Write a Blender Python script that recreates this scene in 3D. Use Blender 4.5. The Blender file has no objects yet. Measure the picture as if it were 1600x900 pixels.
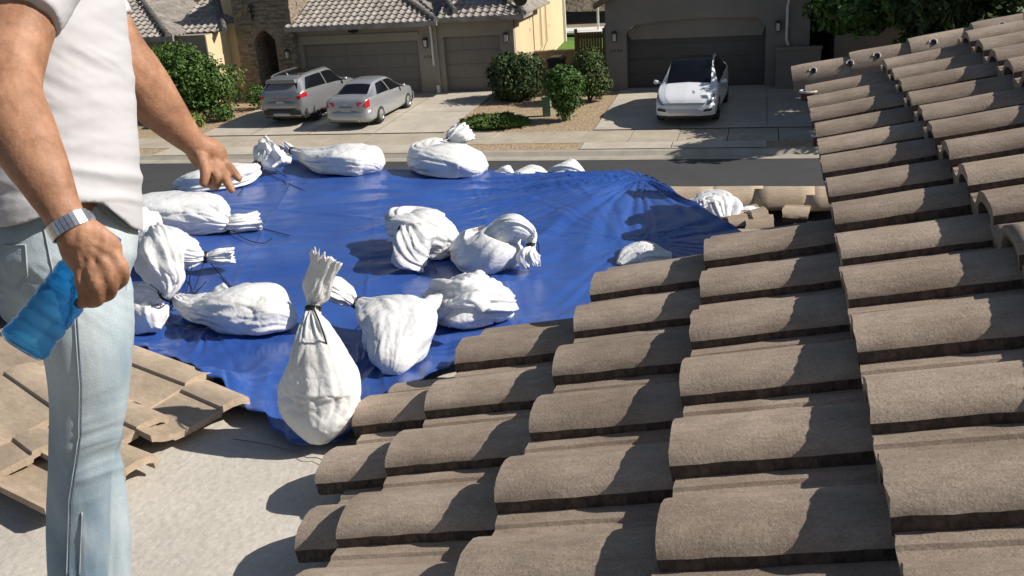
import bpy, bmesh, math, random
from math import sin, cos, tan, pi, sqrt, radians, exp, atan2
from mathutils import Vector, Matrix, noise
import numpy as np
random.seed(7)
SC = bpy.context.scene
COL = SC.collection

# ------------------------------------------------------------------ camera
YAW, PITCH, ROLL, FPX = radians(15.2), radians(20.5), radians(-4.0), 1520.0
_r = Vector((cos(YAW), sin(YAW), 0))
_f = Vector((-sin(YAW)*cos(PITCH), cos(YAW)*cos(PITCH), -sin(PITCH)))
_u = _r.cross(_f)
CR = _r*cos(ROLL) + _u*sin(ROLL)
CU = _u*cos(ROLL) - _r*sin(ROLL)
CF = _f
cam = bpy.data.cameras.new('camera')
camo = bpy.data.objects.new('camera', cam)
COL.objects.link(camo)
M = Matrix((CR, CU, -CF)).transposed().to_4x4()
camo.matrix_world = M
cam.sensor_width = 36.0
cam.lens = FPX/1600*36.0
cam.clip_start = 0.05
cam.clip_end = 2000
SC.camera = camo

# ------------------------------------------------------------------ light
SUN_EL, SUN_AZ = radians(36.5), radians(7)       # azimuth measured from +X towards +Y
w = bpy.data.worlds.new('World'); SC.world = w; w.use_nodes = True
nt = w.node_tree; bg = nt.nodes['Background']
sky = nt.nodes.new('ShaderNodeTexSky'); sky.sky_type = 'NISHITA'; sky.sun_disc = False
sky.sun_elevation = SUN_EL
sky.sun_rotation = radians(90) - SUN_AZ
nt.links.new(sky.outputs[0], bg.inputs[0]); bg.inputs[1].default_value = 0.058
sl = bpy.data.lights.new('sun', 'SUN'); sl.energy = 5.0; sl.angle = radians(0.5); sl.color = (1.0, .945, .86)
so = bpy.data.objects.new('sun', sl); COL.objects.link(so)
sdir = Vector((cos(SUN_EL)*cos(SUN_AZ), cos(SUN_EL)*sin(SUN_AZ), sin(SUN_EL)))
so.rotation_euler = sdir.to_track_quat('Z', 'Y').to_euler()
so.location = (20, 0, 20)
SC.view_settings.view_transform = 'Standard'; SC.view_settings.look = 'None'
SC.view_settings.gamma = 1; SC.view_settings.exposure = 0.3
SC.render.engine = 'CYCLES'

# ------------------------------------------------------------------ photo survey: where a pixel of the photo lands in the world
def ray(x, y): return CF + CR*((x-800)/FPX) - CU*((y-450)/FPX)
def atz(x, y, z):
    d = ray(x, y); return d*(z/d.z)
def atY(x, y, Y):
    d = ray(x, y); return d*(Y/d.y)
def atd(x, y, dep): return ray(x, y)*dep

# ------------------------------------------------------------------ materials
MATS = {}
def nodes_mat(name):
    m = bpy.data.materials.new(name); m.use_nodes = True
    return m, m.node_tree, m.node_tree.nodes['Principled BSDF']
def mat(name, col, rough=.7, var=.12, vs=6, bump=.0, bs=60, metal=0, spec=None, detail=5, col2=None, objrand=0.0,
        stretch=None, trans=0, coat=0, ior=None, island=0.0, bdist=.01, speck=None):
    if name in MATS: return MATS[name]
    m, t, p = nodes_mat(name); L = t.links
    tc = t.nodes.new('ShaderNodeTexCoord'); src = tc.outputs['Object']
    if stretch:
        mp = t.nodes.new('ShaderNodeMapping'); mp.inputs['Scale'].default_value = stretch
        L.new(src, mp.inputs['Vector']); src = mp.outputs[0]
    n = t.nodes.new('ShaderNodeTexNoise'); n.inputs['Scale'].default_value = vs; n.inputs['Detail'].default_value = detail
    n.inputs['Roughness'].default_value = .62
    L.new(src, n.inputs['Vector'])
    r = t.nodes.new('ShaderNodeValToRGB')
    c1 = [max(0, c*(1-var)) for c in col]; c2 = list(col2) if col2 else [min(1, c*(1+var)) for c in col]
    r.color_ramp.elements[0].color = c1+[1]; r.color_ramp.elements[1].color = c2+[1]
    r.color_ramp.elements[0].position = .34; r.color_ramp.elements[1].position = .66
    L.new(n.outputs[0], r.inputs[0]); out = r.outputs[0]
    def modulate(out, val, amt):
        mr = t.nodes.new('ShaderNodeMapRange'); mr.inputs['To Min'].default_value = 1-amt; mr.inputs['To Max'].default_value = 1+amt
        L.new(val, mr.inputs['Value'])
        mm = t.nodes.new('ShaderNodeVectorMath'); mm.operation = 'SCALE'
        L.new(out, mm.inputs[0]); L.new(mr.outputs[0], mm.inputs['Scale']); return mm.outputs[0]
    if objrand:
        oi = t.nodes.new('ShaderNodeObjectInfo'); out = modulate(out, oi.outputs['Random'], objrand)
    if island:
        g = t.nodes.new('ShaderNodeNewGeometry'); out = modulate(out, g.outputs['Random Per Island'], island)
    if speck:
        s = t.nodes.new('ShaderNodeTexNoise'); s.inputs['Scale'].default_value = speck[0]; s.inputs['Detail'].default_value = 2
        L.new(tc.outputs['Object'], s.inputs['Vector']); out = modulate(out, s.outputs[0], speck[1])
    L.new(out, p.inputs['Base Color'])
    p.inputs['Roughness'].default_value = rough; p.inputs['Metallic'].default_value = metal
    if spec is not None: p.inputs['Specular IOR Level'].default_value = spec
    if trans: p.inputs['Transmission Weight'].default_value = trans
    if coat: p.inputs['Coat Weight'].default_value = coat; p.inputs['Coat Roughness'].default_value = .05
    if ior: p.inputs['IOR'].default_value = ior
    if bump:
        nb = t.nodes.new('ShaderNodeTexNoise'); nb.inputs['Scale'].default_value = bs; nb.inputs['Detail'].default_value = 6
        L.new(src, nb.inputs['Vector'])
        b = t.nodes.new('ShaderNodeBump'); b.inputs['Strength'].default_value = bump; b.inputs['Distance'].default_value = bdist
        L.new(nb.outputs[0], b.inputs['Height']); L.new(b.outputs[0], p.inputs['Normal'])
    MATS[name] = m; return m

# ------------------------------------------------------------------ object helpers
def setp(o, label=None, cat=None, group=None, kind=None):
    if label: o['label'] = label
    if cat: o['category'] = cat
    if group: o['group'] = group
    if kind: o['kind'] = kind
    return o
def empty(name, loc=(0,0,0), rz=0, **k):
    o = bpy.data.objects.new(name, None); o.location = loc; o.rotation_euler = (0,0,rz); o.empty_display_size = .2
    COL.objects.link(o); return setp(o, **k)
def mobj(name, V, F, m, parent=None, smooth=False, **k):
    me = bpy.data.meshes.new(name); me.from_pydata([tuple(v) for v in V], [], F); me.update()
    mats = m if isinstance(m, list) else [m]
    for q in mats: me.materials.append(q)
    if smooth:
        me.polygons.foreach_set('use_smooth', [True]*len(me.polygons))
    o = bpy.data.objects.new(name, me); COL.objects.link(o)
    if parent: o.parent = parent
    return setp(o, **k)
def bobj(name, bm, m, parent=None, smooth=False, **k):
    me = bpy.data.meshes.new(name); bm.normal_update(); bm.to_mesh(me); bm.free()
    mats = m if isinstance(m, list) else [m]
    for q in mats: me.materials.append(q)
    if smooth: me.polygons.foreach_set('use_smooth', [True]*len(me.polygons))
    o = bpy.data.objects.new(name, me); COL.objects.link(o)
    if parent: o.parent = parent
    return setp(o, **k)
class MB:
    """collects plain shapes for one mesh"""
    def __init__(s): s.V = []; s.F = []; s.I = []
    def add(s, V, F, mi=0):
        n = len(s.V); s.V += [tuple(v) for v in V]; s.F += [tuple(i+n for i in f) for f in F]; s.I += [mi]*len(F); return s
    def box(s, x0, x1, y0, y1, z0, z1, mi=0):
        V = [(x0,y0,z0),(x1,y0,z0),(x1,y1,z0),(x0,y1,z0),(x0,y0,z1),(x1,y0,z1),(x1,y1,z1),(x0,y1,z1)]
        return s.add(V, [(0,3,2,1),(4,5,6,7),(0,1,5,4),(1,2,6,5),(2,3,7,6),(3,0,4,7)], mi)
    def prism(s, poly, y0, y1, mi=0):
        """poly of (x,z) extruded along y"""
        n = len(poly); V = [(x,y0,z) for x,z in poly]+[(x,y1,z) for x,z in poly]
        F = [tuple(range(n)), tuple(range(2*n-1, n-1, -1))]+[(i, i+n, (i+1)%n+n, (i+1)%n) for i in range(n)]
        return s.add(V, F, mi)
    def prismz(s, poly, z0, z1, mi=0):
        n = len(poly); V = [(x,y,z0) for x,y in poly]+[(x,y,z1) for x,y in poly]
        F = [tuple(range(n-1,-1,-1)), tuple(range(n, 2*n))]+[(i, (i+1)%n, (i+1)%n+n, i+n) for i in range(n)]
        return s.add(V, F, mi)
    def tube(s, pts, rad, n=8, mi=0, cap=True):
        V, F = tube_vf(pts, rad, n, cap); return s.add(V, F, mi)
    def build(s, name, m, parent=None, smooth=False, bevel=0, **k):
        o = mobj(name, s.V, s.F, m, parent, smooth, **k)
        if len(o.data.materials) > 1: o.data.polygons.foreach_set('material_index', s.I)
        if bevel: bevel_mesh(o, bevel)
        return o
def bevel_mesh(o, w, seg=2):
    bm = bmesh.new(); bm.from_mesh(o.data)
    es = [e for e in bm.edges if len(e.link_faces) == 2 and e.calc_face_angle(0) > .5]
    bmesh.ops.bevel(bm, geom=es, offset=w, segments=seg, affect='EDGES', profile=.5, clamp_overlap=True)
    bm.to_mesh(o.data); bm.free()
def tube_vf(pts, rad, n=8, cap=True, up=None, twist=0):
    """rad: scalar, or a list of scalars or (a,b) pairs; frames carried along the path"""
    pts = [Vector(p) for p in pts]; m = len(pts)
    if not isinstance(rad, (list, tuple)): rad = [rad]*m
    T = [(pts[min(i+1,m-1)]-pts[max(i-1,0)]).normalized() for i in range(m)]
    u0 = Vector(up) if up else (Vector((0,0,1)) if abs(T[0].z) < .9 else Vector((1,0,0)))
    V = []; F = []
    U = (u0-T[0]*u0.dot(T[0])).normalized()
    for i in range(m):
        U = (U-T[i]*U.dot(T[i])).normalized(); S = T[i].cross(U)
        r = rad[i]; a, b = (r if isinstance(r, (list, tuple)) else (r, r))
        for k in range(n):
            t = 2*pi*k/n; V.append(pts[i]+S*(a*cos(t))+U*(b*sin(t)))
    for i in range(m-1):
        for k in range(n):
            k2 = (k+1) % n; F.append((i*n+k, i*n+k2, (i+1)*n+k2, (i+1)*n+k))
    if cap: F.append(tuple(range(n-1,-1,-1))); F.append(tuple(range((m-1)*n, m*n)))
    return V, F
def cr(P, t):
    """Catmull-Rom through points P, t in 0..len-1 (tuples or floats)"""
    n = len(P); i = min(int(t), n-2); f = t-i
    p0, p1, p2, p3 = P[max(i-1,0)], P[i], P[i+1], P[min(i+2,n-1)]
    g = lambda a,b,c,d: .5*((2*b)+(-a+c)*f+(2*a-5*b+4*c-d)*f*f+(-a+3*b-3*c+d)*f**3)
    if isinstance(p1, (int, float)): return g(p0,p1,p2,p3)
    return [g(a,b,c,d) for a,b,c,d in zip(p0,p1,p2,p3)]
def resample(P, n): return [cr(P, i*(len(P)-1)/(n-1)) for i in range(n)]
def copy_tree(o, parent=None):
    c = o.copy(); COL.objects.link(c)
    if parent: c.parent = parent
    for ch in list(o.children): copy_tree(ch, c)
    return c
def fuse(name, VF, vox, m, parent=None, smooth_it=3, fac=.5):
    """joins overlapping closed shapes into one continuous skin"""
    mb = MB()
    for V, F in VF: mb.add(V, F)
    o = mb.build(name, m)
    bm = bmesh.new(); bm.from_mesh(o.data); bmesh.ops.recalc_face_normals(bm, faces=bm.faces); bm.to_mesh(o.data); bm.free()
    md = o.modifiers.new('r', 'REMESH'); md.mode = 'VOXEL'; md.voxel_size = vox
    if smooth_it:
        ms = o.modifiers.new('s', 'SMOOTH'); ms.iterations = smooth_it; ms.factor = fac
    dg = bpy.context.evaluated_depsgraph_get(); dg.update()
    me = bpy.data.meshes.new_from_object(o.evaluated_get(dg))
    o.modifiers.clear(); old = o.data; o.data = me; bpy.data.meshes.remove(old)
    if not me.materials: me.materials.append(m)
    me.polygons.foreach_set('use_smooth', [True]*len(me.polygons))
    if parent: o.parent = parent
    return o
def text_mesh(name, s, size, m, parent, loc, rot, ext=.004):
    cu = bpy.data.curves.new(name, 'FONT'); cu.body = s; cu.size = size; cu.extrude = ext; cu.align_x = 'CENTER'
    o = bpy.data.objects.new(name, cu); COL.objects.link(o)
    dg = bpy.context.evaluated_depsgraph_get(); me = bpy.data.meshes.new_from_object(o.evaluated_get(dg))
    bpy.data.objects.remove(o)
    o = bpy.data.objects.new(name, me); COL.objects.link(o); me.materials.clear(); me.materials.append(m)
    o.parent = parent; o.location = loc; o.rotation_euler = rot; return o
# ================================================================== materials of the street
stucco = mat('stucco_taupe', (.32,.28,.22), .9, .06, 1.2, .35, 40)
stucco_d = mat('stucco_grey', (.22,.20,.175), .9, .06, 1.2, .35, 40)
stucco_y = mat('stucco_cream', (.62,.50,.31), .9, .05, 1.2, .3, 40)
garagem = mat('garage_door_paint', (.22,.19,.155), .6, .04, 1)
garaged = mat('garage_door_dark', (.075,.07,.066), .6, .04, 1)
trimm = mat('trim_paint', (.25,.22,.18), .8, .05, 2)
whitep = mat('white_paint', (.75,.74,.7), .6, .05, 3)
blackm = mat('black_metal', (.02,.02,.02), .5, .1, 5)
glassl = mat('frosted_glass', (.6,.58,.52), .3, .1, 5)
conc = mat('driveway_concrete', (.46,.41,.335), .9, .12, .9, .3, 30, speck=(3.5,.12))
conc2 = mat('pavement_concrete', (.40,.345,.265), .9, .13, 1.1, .3, 30, speck=(5,.15))
kerbm = mat('kerb_concrete', (.36,.325,.265), .9, .12, 2, .2, 30)
asph = mat('asphalt', (.048,.048,.049), .9, .12, .8, .4, 60, speck=(40,.25))
gravel = mat('gravel', (.36,.265,.165), .95, .3, 9, .9, 14, bdist=.05, speck=(22,.45))
dirt = mat('dry_ground', (.26,.2,.135), .95, .2, .5, .5, 10, bdist=.05)
grassm = mat('lawn', (.10,.20,.03), .95, .2, 3, .8, 40, bdist=.05)
rooft = mat('roof_tile_far', (.30,.27,.24), .85, .3, 2.2, .2, 30)
ridget = mat('ridge_tile_far', (.13,.12,.11), .85, .2, 2)

SZ = -6.72         # street level below the camera
# ------------------------------------------------------------------ ground sheets
mobj('ground', [(-250,-60,SZ-.06),(250,-60,SZ-.06),(250,29,SZ-.06),(-250,29,SZ-.06),(-250,60,SZ+.05),(250,60,SZ+.05),(250,400,SZ+6),(-250,400,SZ+6)],
     [(0,1,2,3),(3,2,5,4),(4,5,6,7)], dirt, kind='structure')
mobj('street', [(-120,17.5,SZ),(120,17.5,SZ),(120,28.25,SZ),(-120,28.25,SZ)], [(0,1,2,3)], asph, kind='structure')
kb = MB(); kb.add([(-120,28.0,SZ+.006),(120,28.0,SZ+.006),(120,28.45,SZ+.02),(-120,28.45,SZ+.02),(120,28.6,SZ+.13),(-120,28.6,SZ+.13),(120,28.8,SZ+.14),(-120,28.8,SZ+.14),(120,28.8,SZ-.05),(-120,28.8,SZ-.05)],
     [(0,1,2,3),(3,2,4,5),(5,4,6,7),(7,6,8,9)])
kb.box(-120,120,16.9,17.5,SZ-.05,SZ+.13)
kb.build('kerb', kerbm, kind='structure')
verge = MB(); verge.add([(-120,28.8,SZ+.125),(120,28.8,SZ+.125),(120,29.75,SZ+.13),(-120,29.75,SZ+.13)], [(0,1,2,3)])
verge.build('gravel_verge', gravel, kind='structure')
GB = -6.40          # ground at the house fronts
def gz(Y): return SZ+.14 + (GB-(SZ+.14))*min(1, max(0,(Y-31.5)/7.2))
# pavement slabs with joints
pv = MB(); x = -60.0
while x < 40:
    pv.box(x+.012, x+1.50, 29.75, 31.55, SZ+.05, SZ+.142+random.uniform(-.002,.002)); x += 1.512
pv.build('pavement', conc2, kind='structure')
def sheet(mb, xa0, xa1, xb0, xb1, y0, y1, dz, n=8):
    """sloping sheet between y0 (xa0..xa1) and y1 (xb0..xb1)"""
    V = []; F = []
    for i in range(n+1):
        t = i/n; y = y0+(y1-y0)*t
        V += [(xa0+(xb0-xa0)*t, y, gz(y)+dz), (xa1+(xb1-xa1)*t, y, gz(y)+dz)]
    for i in range(n): F.append((2*i, 2*i+1, 2*i+3, 2*i+2))
    mb.add(V, F)
yd = MB(); sheet(yd, -60, 40, -60, 40, 31.5, 50, .0, 20); yd.build('gravel_yard', gravel, kind='structure')
dl = MB()
xs = [-20.1,-18.0,-15.75,-13.2,-10.55]
for a, b in zip(xs[:-1], xs[1:]):
    for y0, y1 in ((28.85,29.72),(31.57,34.9),(34.93,38.9)):
        z = SZ+.15
        if y0 < 30: dl.add([(a+.015,y0,z),(b-.015,y0,z),(b-.015,y1,z),(a+.015,y1,z)], [(0,1,2,3)])
        else: sheet(dl, a+.015, b-.015, a+.015, b-.015, y0, y1, .03, 4)
dl.add([(-20.1,28.6,SZ+.144),(-10.2,28.6,SZ+.144),(-10.5,28.85,SZ+.148),(-20.1,28.85,SZ+.148)],[(0,1,2,3)])
dl.build('driveway', conc, kind='structure')
d2 = MB()
for a, b in ((-5.4,-2.65),(-2.63,.12)):
    for y0, y1 in ((28.85,29.72),(31.57,35.0),(35.03,38.6)):
        if y0 < 30: d2.add([(a,y0,SZ+.15),(b,y0,SZ+.15),(b,y1,SZ+.15),(a,y1,SZ+.15)], [(0,1,2,3)])
        else: sheet(d2, a, b, a, b, y0, y1, .03, 4)
sheet(d2, .14, 3.5, .14, 3.5, 31.57, 38.6, .026, 6)
d2.build('driveway', conc, kind='structure')
bl = MB(); bl.add([(-10.3,42.6,GB+.25),(-4.6,42.6,GB+.25),(-4.6,52,GB+.9),(-10.3,52,GB+.9)], [(0,1,2,3)])
bl.build('back_lawn', grassm, kind='structure')

# ------------------------------------------------------------------ tiled roof surfaces of the houses
def tile_roof(mb, corner, ex, ey, pw=.30, pl=.36, amp=.05, clip=None, mi=0):
    """wavy barrel-tile surface; corner = eave start, ex = eave vector, ey = vector up the slope; clip(u,v)->keep, in metres"""
    corner, ex, ey = Vector(corner), Vector(ex), Vector(ey)
    W, Lh = ex.length, ey.length; ux, uy = ex/W, ey/Lh; nn = ux.cross(uy).normalized()
    nu = int(W/pw)*6; nv = int(Lh/pl)
    for r in range(nv):
        v0 = r*pl; v1 = (r+1)*pl+.03
        for c in range(nu):
            u = W*c/nu; u2 = W*(c+1)/nu
            if clip and not (clip(u, v0+.1) and clip(u2, v0+.1)): continue
            def h(u): 
                q = (u/pw) % 1
                return amp*max(-.25, sin(2*pi*q))
            a, b = h(u), h(u2)
            P = [corner+ux*u+uy*v0+nn*(a+.045), corner+ux*u2+uy*v0+nn*(b+.045), corner+ux*u2+uy*v1+nn*(b+.0), corner+ux*u+uy*v1+nn*(a+.0),
                 corner+ux*u+uy*v0+nn*(a-.01), corner+ux*u2+uy*v0+nn*(b-.01)]
            mb.add(P, [(0,1,2,3),(4,5,1,0)], mi)
def ridge(mb, a, b, r=.11, step=.36):
    a, b = Vector(a), Vector(b); L = (b-a).length; n = max(1, int(L/step)); d = (b-a)/n
    for i in range(n):
        p, q = a+d*i, a+d*(i+1.12)
        mb.tube([p+Vector((0,0,.02)), q], [r*1.12, r*.92], 10)
def _rb(a, b):
    m_ = MB(); ridge(m_, a, b); return m_
def lantern(parent, x, y, z):
    f = MB(); f.box(x-.05,x+.05,y-.02,y,z-.12,z+.14); f.prismz([(x-.1,y-.2),(x+.1,y-.2),(x+.1,y-.03),(x-.1,y-.03)], z+.14, z+.17)
    f.prismz([(x-.07,y-.17),(x+.07,y-.17),(x+.07,y-.05),(x-.07,y-.05)], z+.17, z+.23)
    f.prismz([(x-.07,y-.17),(x+.07,y-.17),(x+.07,y-.05),(x-.07,y-.05)], z-.17, z-.14)
    for sx in (-1,1):
        for yy in (y-.18,y-.05): f.box(x+sx*.075-.008,x+sx*.075+.008,yy-.008,yy+.008,z-.14,z+.14)
    o = f.build('wall_lantern', blackm, parent); sub(o, parent)
    g = MB(); g.box(x-.062,x+.062,y-.165,y-.06,z-.138,z+.138); g.build('lantern_glass', glassl, o)
def garage_door(parent, x0, x1, z0, z1, y, m, topfn=None, panels=4):
    f = MB(); h = (z1-z0)/panels
    for i in range(panels):
        a = z0+i*h; f.box(x0, x1, y, y+.05, a+.008, a+h-.008)
        k = max(2, int((x1-x0)/.61)); w = (x1-x0)/k
        for j in range(k): f.box(x0+j*w+.05, x0+(j+1)*w-.05, y-.012, y+.001, a+.08, a+h-.08)
    f.box(x0, x1, y+.03, y+.06, z0, z1)
    return f.build('garage_door', m, parent)

# ------------------------------------------------------------------ neighbour house on the left
HL = empty('neighbour_house', (-16,38.7,GB), label='beige stucco house with stone arch entry and two garage doors behind the silver cars', cat='house')
def loc(parent, o):
    return o
stone = mat('stone_veneer', (.21,.165,.125), .9, .35, 3.4, .8, 7, bdist=.06, stretch=(1,1,3.2), col2=(.33,.27,.2))
def sub(o, root):   # parts are modelled in world coordinates; keep them there under their root
    o.matrix_parent_inverse = root.matrix_world.inverted() if False else Matrix.Translation(-root.location); return o
YF = 38.7
wl = MB()
# garage block: double bay front wall pieces around the openings
wl.box(-19.15,-18.95, YF,YF+.25, GB-.1,-3.5)
wl.box(-13.78,-12.95, YF,YF+.25, GB-.1,-3.5)
wl.box(-18.95,-13.78, YF,YF+.25, -4.22,-3.5)
wl.box(-19.05,-13.7, YF-.06,YF, -4.0,-3.88)                      # raised band over the big door
wl.box(-12.95,-12.72, YF+.12,YF+.4, GB-.1,-3.45)
wl.box(-10.33,-9.75, YF+.12,YF+.4, GB-.1,-3.45)
wl.box(-12.72,-10.33, YF+.12,YF+.4, -4.15,-3.45)
wl.box(-13.2,-9.95, YF+.3,YF+11, -3.5,-3.3)
sub(wl.build('wall', stucco, HL), HL)
sw = MB(); sw.box(-10.0,-9.745, YF+.4,YF+10.4, GB-.1,-1.2)
sw.box(-9.746,-9.70, YF+3.6,YF+4.6, -6.4,-2.6)
for p in ((3.0,-3.9),(3.0,-4.35),(6.9,-4.6),(5.2,-5.4)): sw.box(-9.744,-9.72, YF+p[0],YF+p[0]+.14, p[1],p[1]+.12)
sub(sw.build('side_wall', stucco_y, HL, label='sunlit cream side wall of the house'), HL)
cn = MB(); cn.tube([(-9.68,YF+5.0,-2.0),(-9.68,YF+5.0,-5.3),(-9.68,YF+4.2,-5.6),(-9.68,YF+3.8,-6.0)], .035, 6)
cn.tube([(-9.68,YF+6.1,-2.0),(-9.68,YF+6.1,-5.2),(-9.68,YF+5.2,-5.55)], .035, 6)
sub(cn.build('conduit', stucco_y, HL), HL)
ds = MB(); ds.box(-9.75,-9.62, YF+10.35,YF+10.48, GB,-1.4); sub(ds.build('downspout', whitep, HL), HL)
ds = MB(); ds.tube([(-13.12,YF-.3,-3.5),(-13.16,YF-.07,-3.75),(-13.16,YF-.05,-5.25)], .045, 8); sub(ds.build('downspout', whitep, HL), HL)
ds = MB(); ds.box(-13.1,-12.98,YF-.12,YF,-6.4,-6.05); sub(ds.build('utility_cover', whitep, HL), HL)
sub(garage_door(HL, -18.95,-13.78, GB,-4.22, YF+.2, garagem), HL)
sub(garage_door(HL, -12.72,-10.33, GB,-4.15, YF+.34, garagem), HL)
for x, z, y in ((-13.42,-4.35,YF),(-10.05,-4.28,YF+.12)): lantern(HL, x, y, z)
nb = MB()
sub(text_mesh('house_number', '6 3 4', .16, blackm, HL, (-13.40,YF-.008,-4.95), (pi/2,0,0)), HL)
# arch entry tower in stone
tw = MB()
ax0, ax1, az = -20.95, -19.98, -3.95
arch = [(ax0+(ax1-ax0)*i/12, az+.42*sin(pi*i/12)) for i in range(13)]
tw.box(-21.75,ax0, YF-.35,YF+.6, GB-.1,-3.95); tw.box(ax1,-19.12, YF-.35,YF+.6, GB-.1,-3.95)
top = [(-21.75,-3.95)]+arch+[(-19.12,-3.95),(-19.12,-1.0),(-21.75,-1.0)]
tw.prism(top, YF-.35, YF+.6)
tw.box(-19.6,-19.121, YF+.6,YF+5, -3.6,-1.0); tw.box(-21.75,-21.3, YF+.6,YF+5, GB,-1.0)
random.seed(3)
for i in range(170):   # single raised stones
    x = random.uniform(-21.72,-19.4); z = GB+.1+random.randint(0,26)*.17
    if ax0-.15 < x+.12 and x < ax1+.1 and z < -3.5: continue
    tw.box(x, x+random.uniform(.18,.42) if x < -19.6 else -19.13, YF-.35-random.uniform(.012,.05), YF-.34, z+.01, z+.155)
for i in range(60):
    y = random.uniform(YF-.3,YF+4.2); z = -3.5+random.randint(0,14)*.17
    tw.box(-19.125, -19.12+random.uniform(.012,.04), y, y+random.uniform(.2,.45), z+.01, z+.155)
sub(tw.build('stone_entry', stone, HL), HL)
dk = MB(); dk.box(-21.3,-19.6, YF+3.0,YF+3.1, GB,-3.0); dk.box(-20.9,-20.0,YF+2.9,YF+3.0,GB,-4.3); sub(dk.build('front_door', mat('dark_wood',(.03,.022,.016),.6), HL), HL)
lantern(HL, -19.45, YF-.36, -4.55)
ic = MB(); ic.box(-20.86,-20.80, YF-.46,YF-.42,-3.1,-2.45); ic.box(-21.0,-20.66, YF-.46,YF-.42,-2.75,-2.69); ic.box(-20.9,-20.76,YF-.42,YF-.34,-2.95,-2.87)
ic.tube([(-20.98,YF-.44,-2.6),(-20.83,YF-.44,-2.45),(-20.68,YF-.44,-2.6)],.02,6)
sub(ic.build('iron_ornament', blackm, HL), HL)
# small dark fixture under the eave over the big door
fx = MB(); fx.box(-16.55,-16.45,YF-.1,YF,-3.8,-3.68); fx.tube([(-16.7,YF-.16,-3.72),(-16.5,YF-.14,-3.78),(-16.3,YF-.16,-3.72)],.05,8); sub(fx.build('flood_light', blackm, HL), HL)
# left wing
lw = MB(); lw.box(-29,-22.3, YF-1.9,YF+6, GB-.1,-3.45); sub(lw.build('wall', stucco, HL), HL)
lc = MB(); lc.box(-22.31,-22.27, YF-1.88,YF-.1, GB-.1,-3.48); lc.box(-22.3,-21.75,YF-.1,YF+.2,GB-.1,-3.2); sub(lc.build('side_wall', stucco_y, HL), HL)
wn = MB(); wn.box(-23.6,-22.75,YF-1.95,YF-1.9,-5.3,-4.2); o = sub(wn.build('window', mat('window_glass',(.03,.035,.04),.08,.1,1,spec=.8), HL), HL)
wf = MB()
for a in ((-23.68,-22.67,-4.2,-4.1),(-23.68,-22.67,-5.4,-5.3)): wf.box(a[0],a[1],YF-2.0,YF-1.901,a[2],a[3])
for a in ((-23.68,-23.6),(-22.75,-22.67),(-23.2,-23.15)): wf.box(a[0],a[1],YF-1.99,YF-1.902,-5.3,-4.2)
wf.build('window_frame', trimm, o)
# roofs
sl_ = .42
r1 = MB(); ridges = []
def slope_up(len_): d = Vector((0,1,sl_)).normalized(); return d*len_
tile_roof(r1, (-19.35,YF-.62,-3.46), (6.65,0,0), slope_up(5.6), clip=lambda u,v: u < 6.65-v*.95*.93)
tile_roof(r1, (-12.7,YF-.62,-3.46), (0,6,0), Vector((-1,0,sl_)).normalized()*5.6, clip=lambda u,v: u > v*.95*.93)
r1.box(-19.35,-12.7, YF-.64,YF-.55, -3.62,-3.42)
ridges.append(((-12.7,YF-.62,-3.42), (-17.6,YF+4.2,-1.36)))
tile_roof(r1, (-12.75,YF-.45,-3.38), (3.6,0,0), slope_up(5.0), clip=lambda u,v: u < 3.6-v*.6)
tile_roof(r1, (-9.15,YF-.45,-3.38), (0,5,0), Vector((-.62,0,.42)).normalized()*4.6, clip=lambda u,v: u > v*.9)
r1.box(-12.75,-9.15, YF-.47,YF-.38, -3.52,-3.34); r1.box(-9.25,-9.15,YF-.38,YF+1.2,-3.5,-3.34)
ridges.append(((-9.15,YF-.45,-3.32), (-11.2,YF+3.6,-1.9)))
tile_roof(r1, (-30,YF-2.5,-3.42), (6.7,0,0), slope_up(4.6), clip=lambda u,v: u < 6.2-v*.85)
tile_roof(r1, (-23.5,YF-2.5,-3.42), (0,6,0), Vector((-1,0,sl_)).normalized()*4.5, clip=lambda u,v: u > v*.9)
tile_roof(r1, (-24.2,YF-1.3,-3.42), (2.6,0,0), slope_up(3.0), clip=lambda u,v: u < 2.5-v*.55)
ridges.append(((-23.6,YF-2.5,-3.36), (-27.4,YF+1.4,-1.75))); ridges.append(((-21.7,YF-1.3,-3.36), (-23.4,YF+1.4,-2.15)))
r1.box(-30,-23.4,YF-2.52,YF-2.42,-3.6,-3.38)
ridges.append(((-12.0,YF-.2,-3.15), (-14.4,YF+3.3,-1.6)))
ro = sub(r1.build('roof', rooft, HL), HL); [sub(_rb(*a).build('ridge_cap', ridget, HL), HL) for a in ridges]
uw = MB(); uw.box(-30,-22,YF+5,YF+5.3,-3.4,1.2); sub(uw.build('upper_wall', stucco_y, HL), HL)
# satellite dish on the roof corner
SD = empty('satellite_dish', (-9.35,YF-.1,-3.25), label='small dark round satellite dish at the right roof corner of the left house', cat='satellite dish')
mb = MB(); mb.tube([(0,0,0),(0,.05,.35),(.05,-.1,.5)], .03, 8); mb.build('mast', blackm, SD)
V = []; F = []
for i in range(5):
    for k in range(20):
        r_ = .3*i/4; V.append((r_*cos(2*pi*k/20)+.05, -.2+.5*r_*r_, .5+r_*sin(2*pi*k/20)))
for i in range(4):
    for k in range(20): F.append((i*20+k, i*20+(k+1)%20, (i+1)*20+(k+1)%20, (i+1)*20+k))
d = mobj('dish', V, F, blackm, SD, True)

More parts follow.
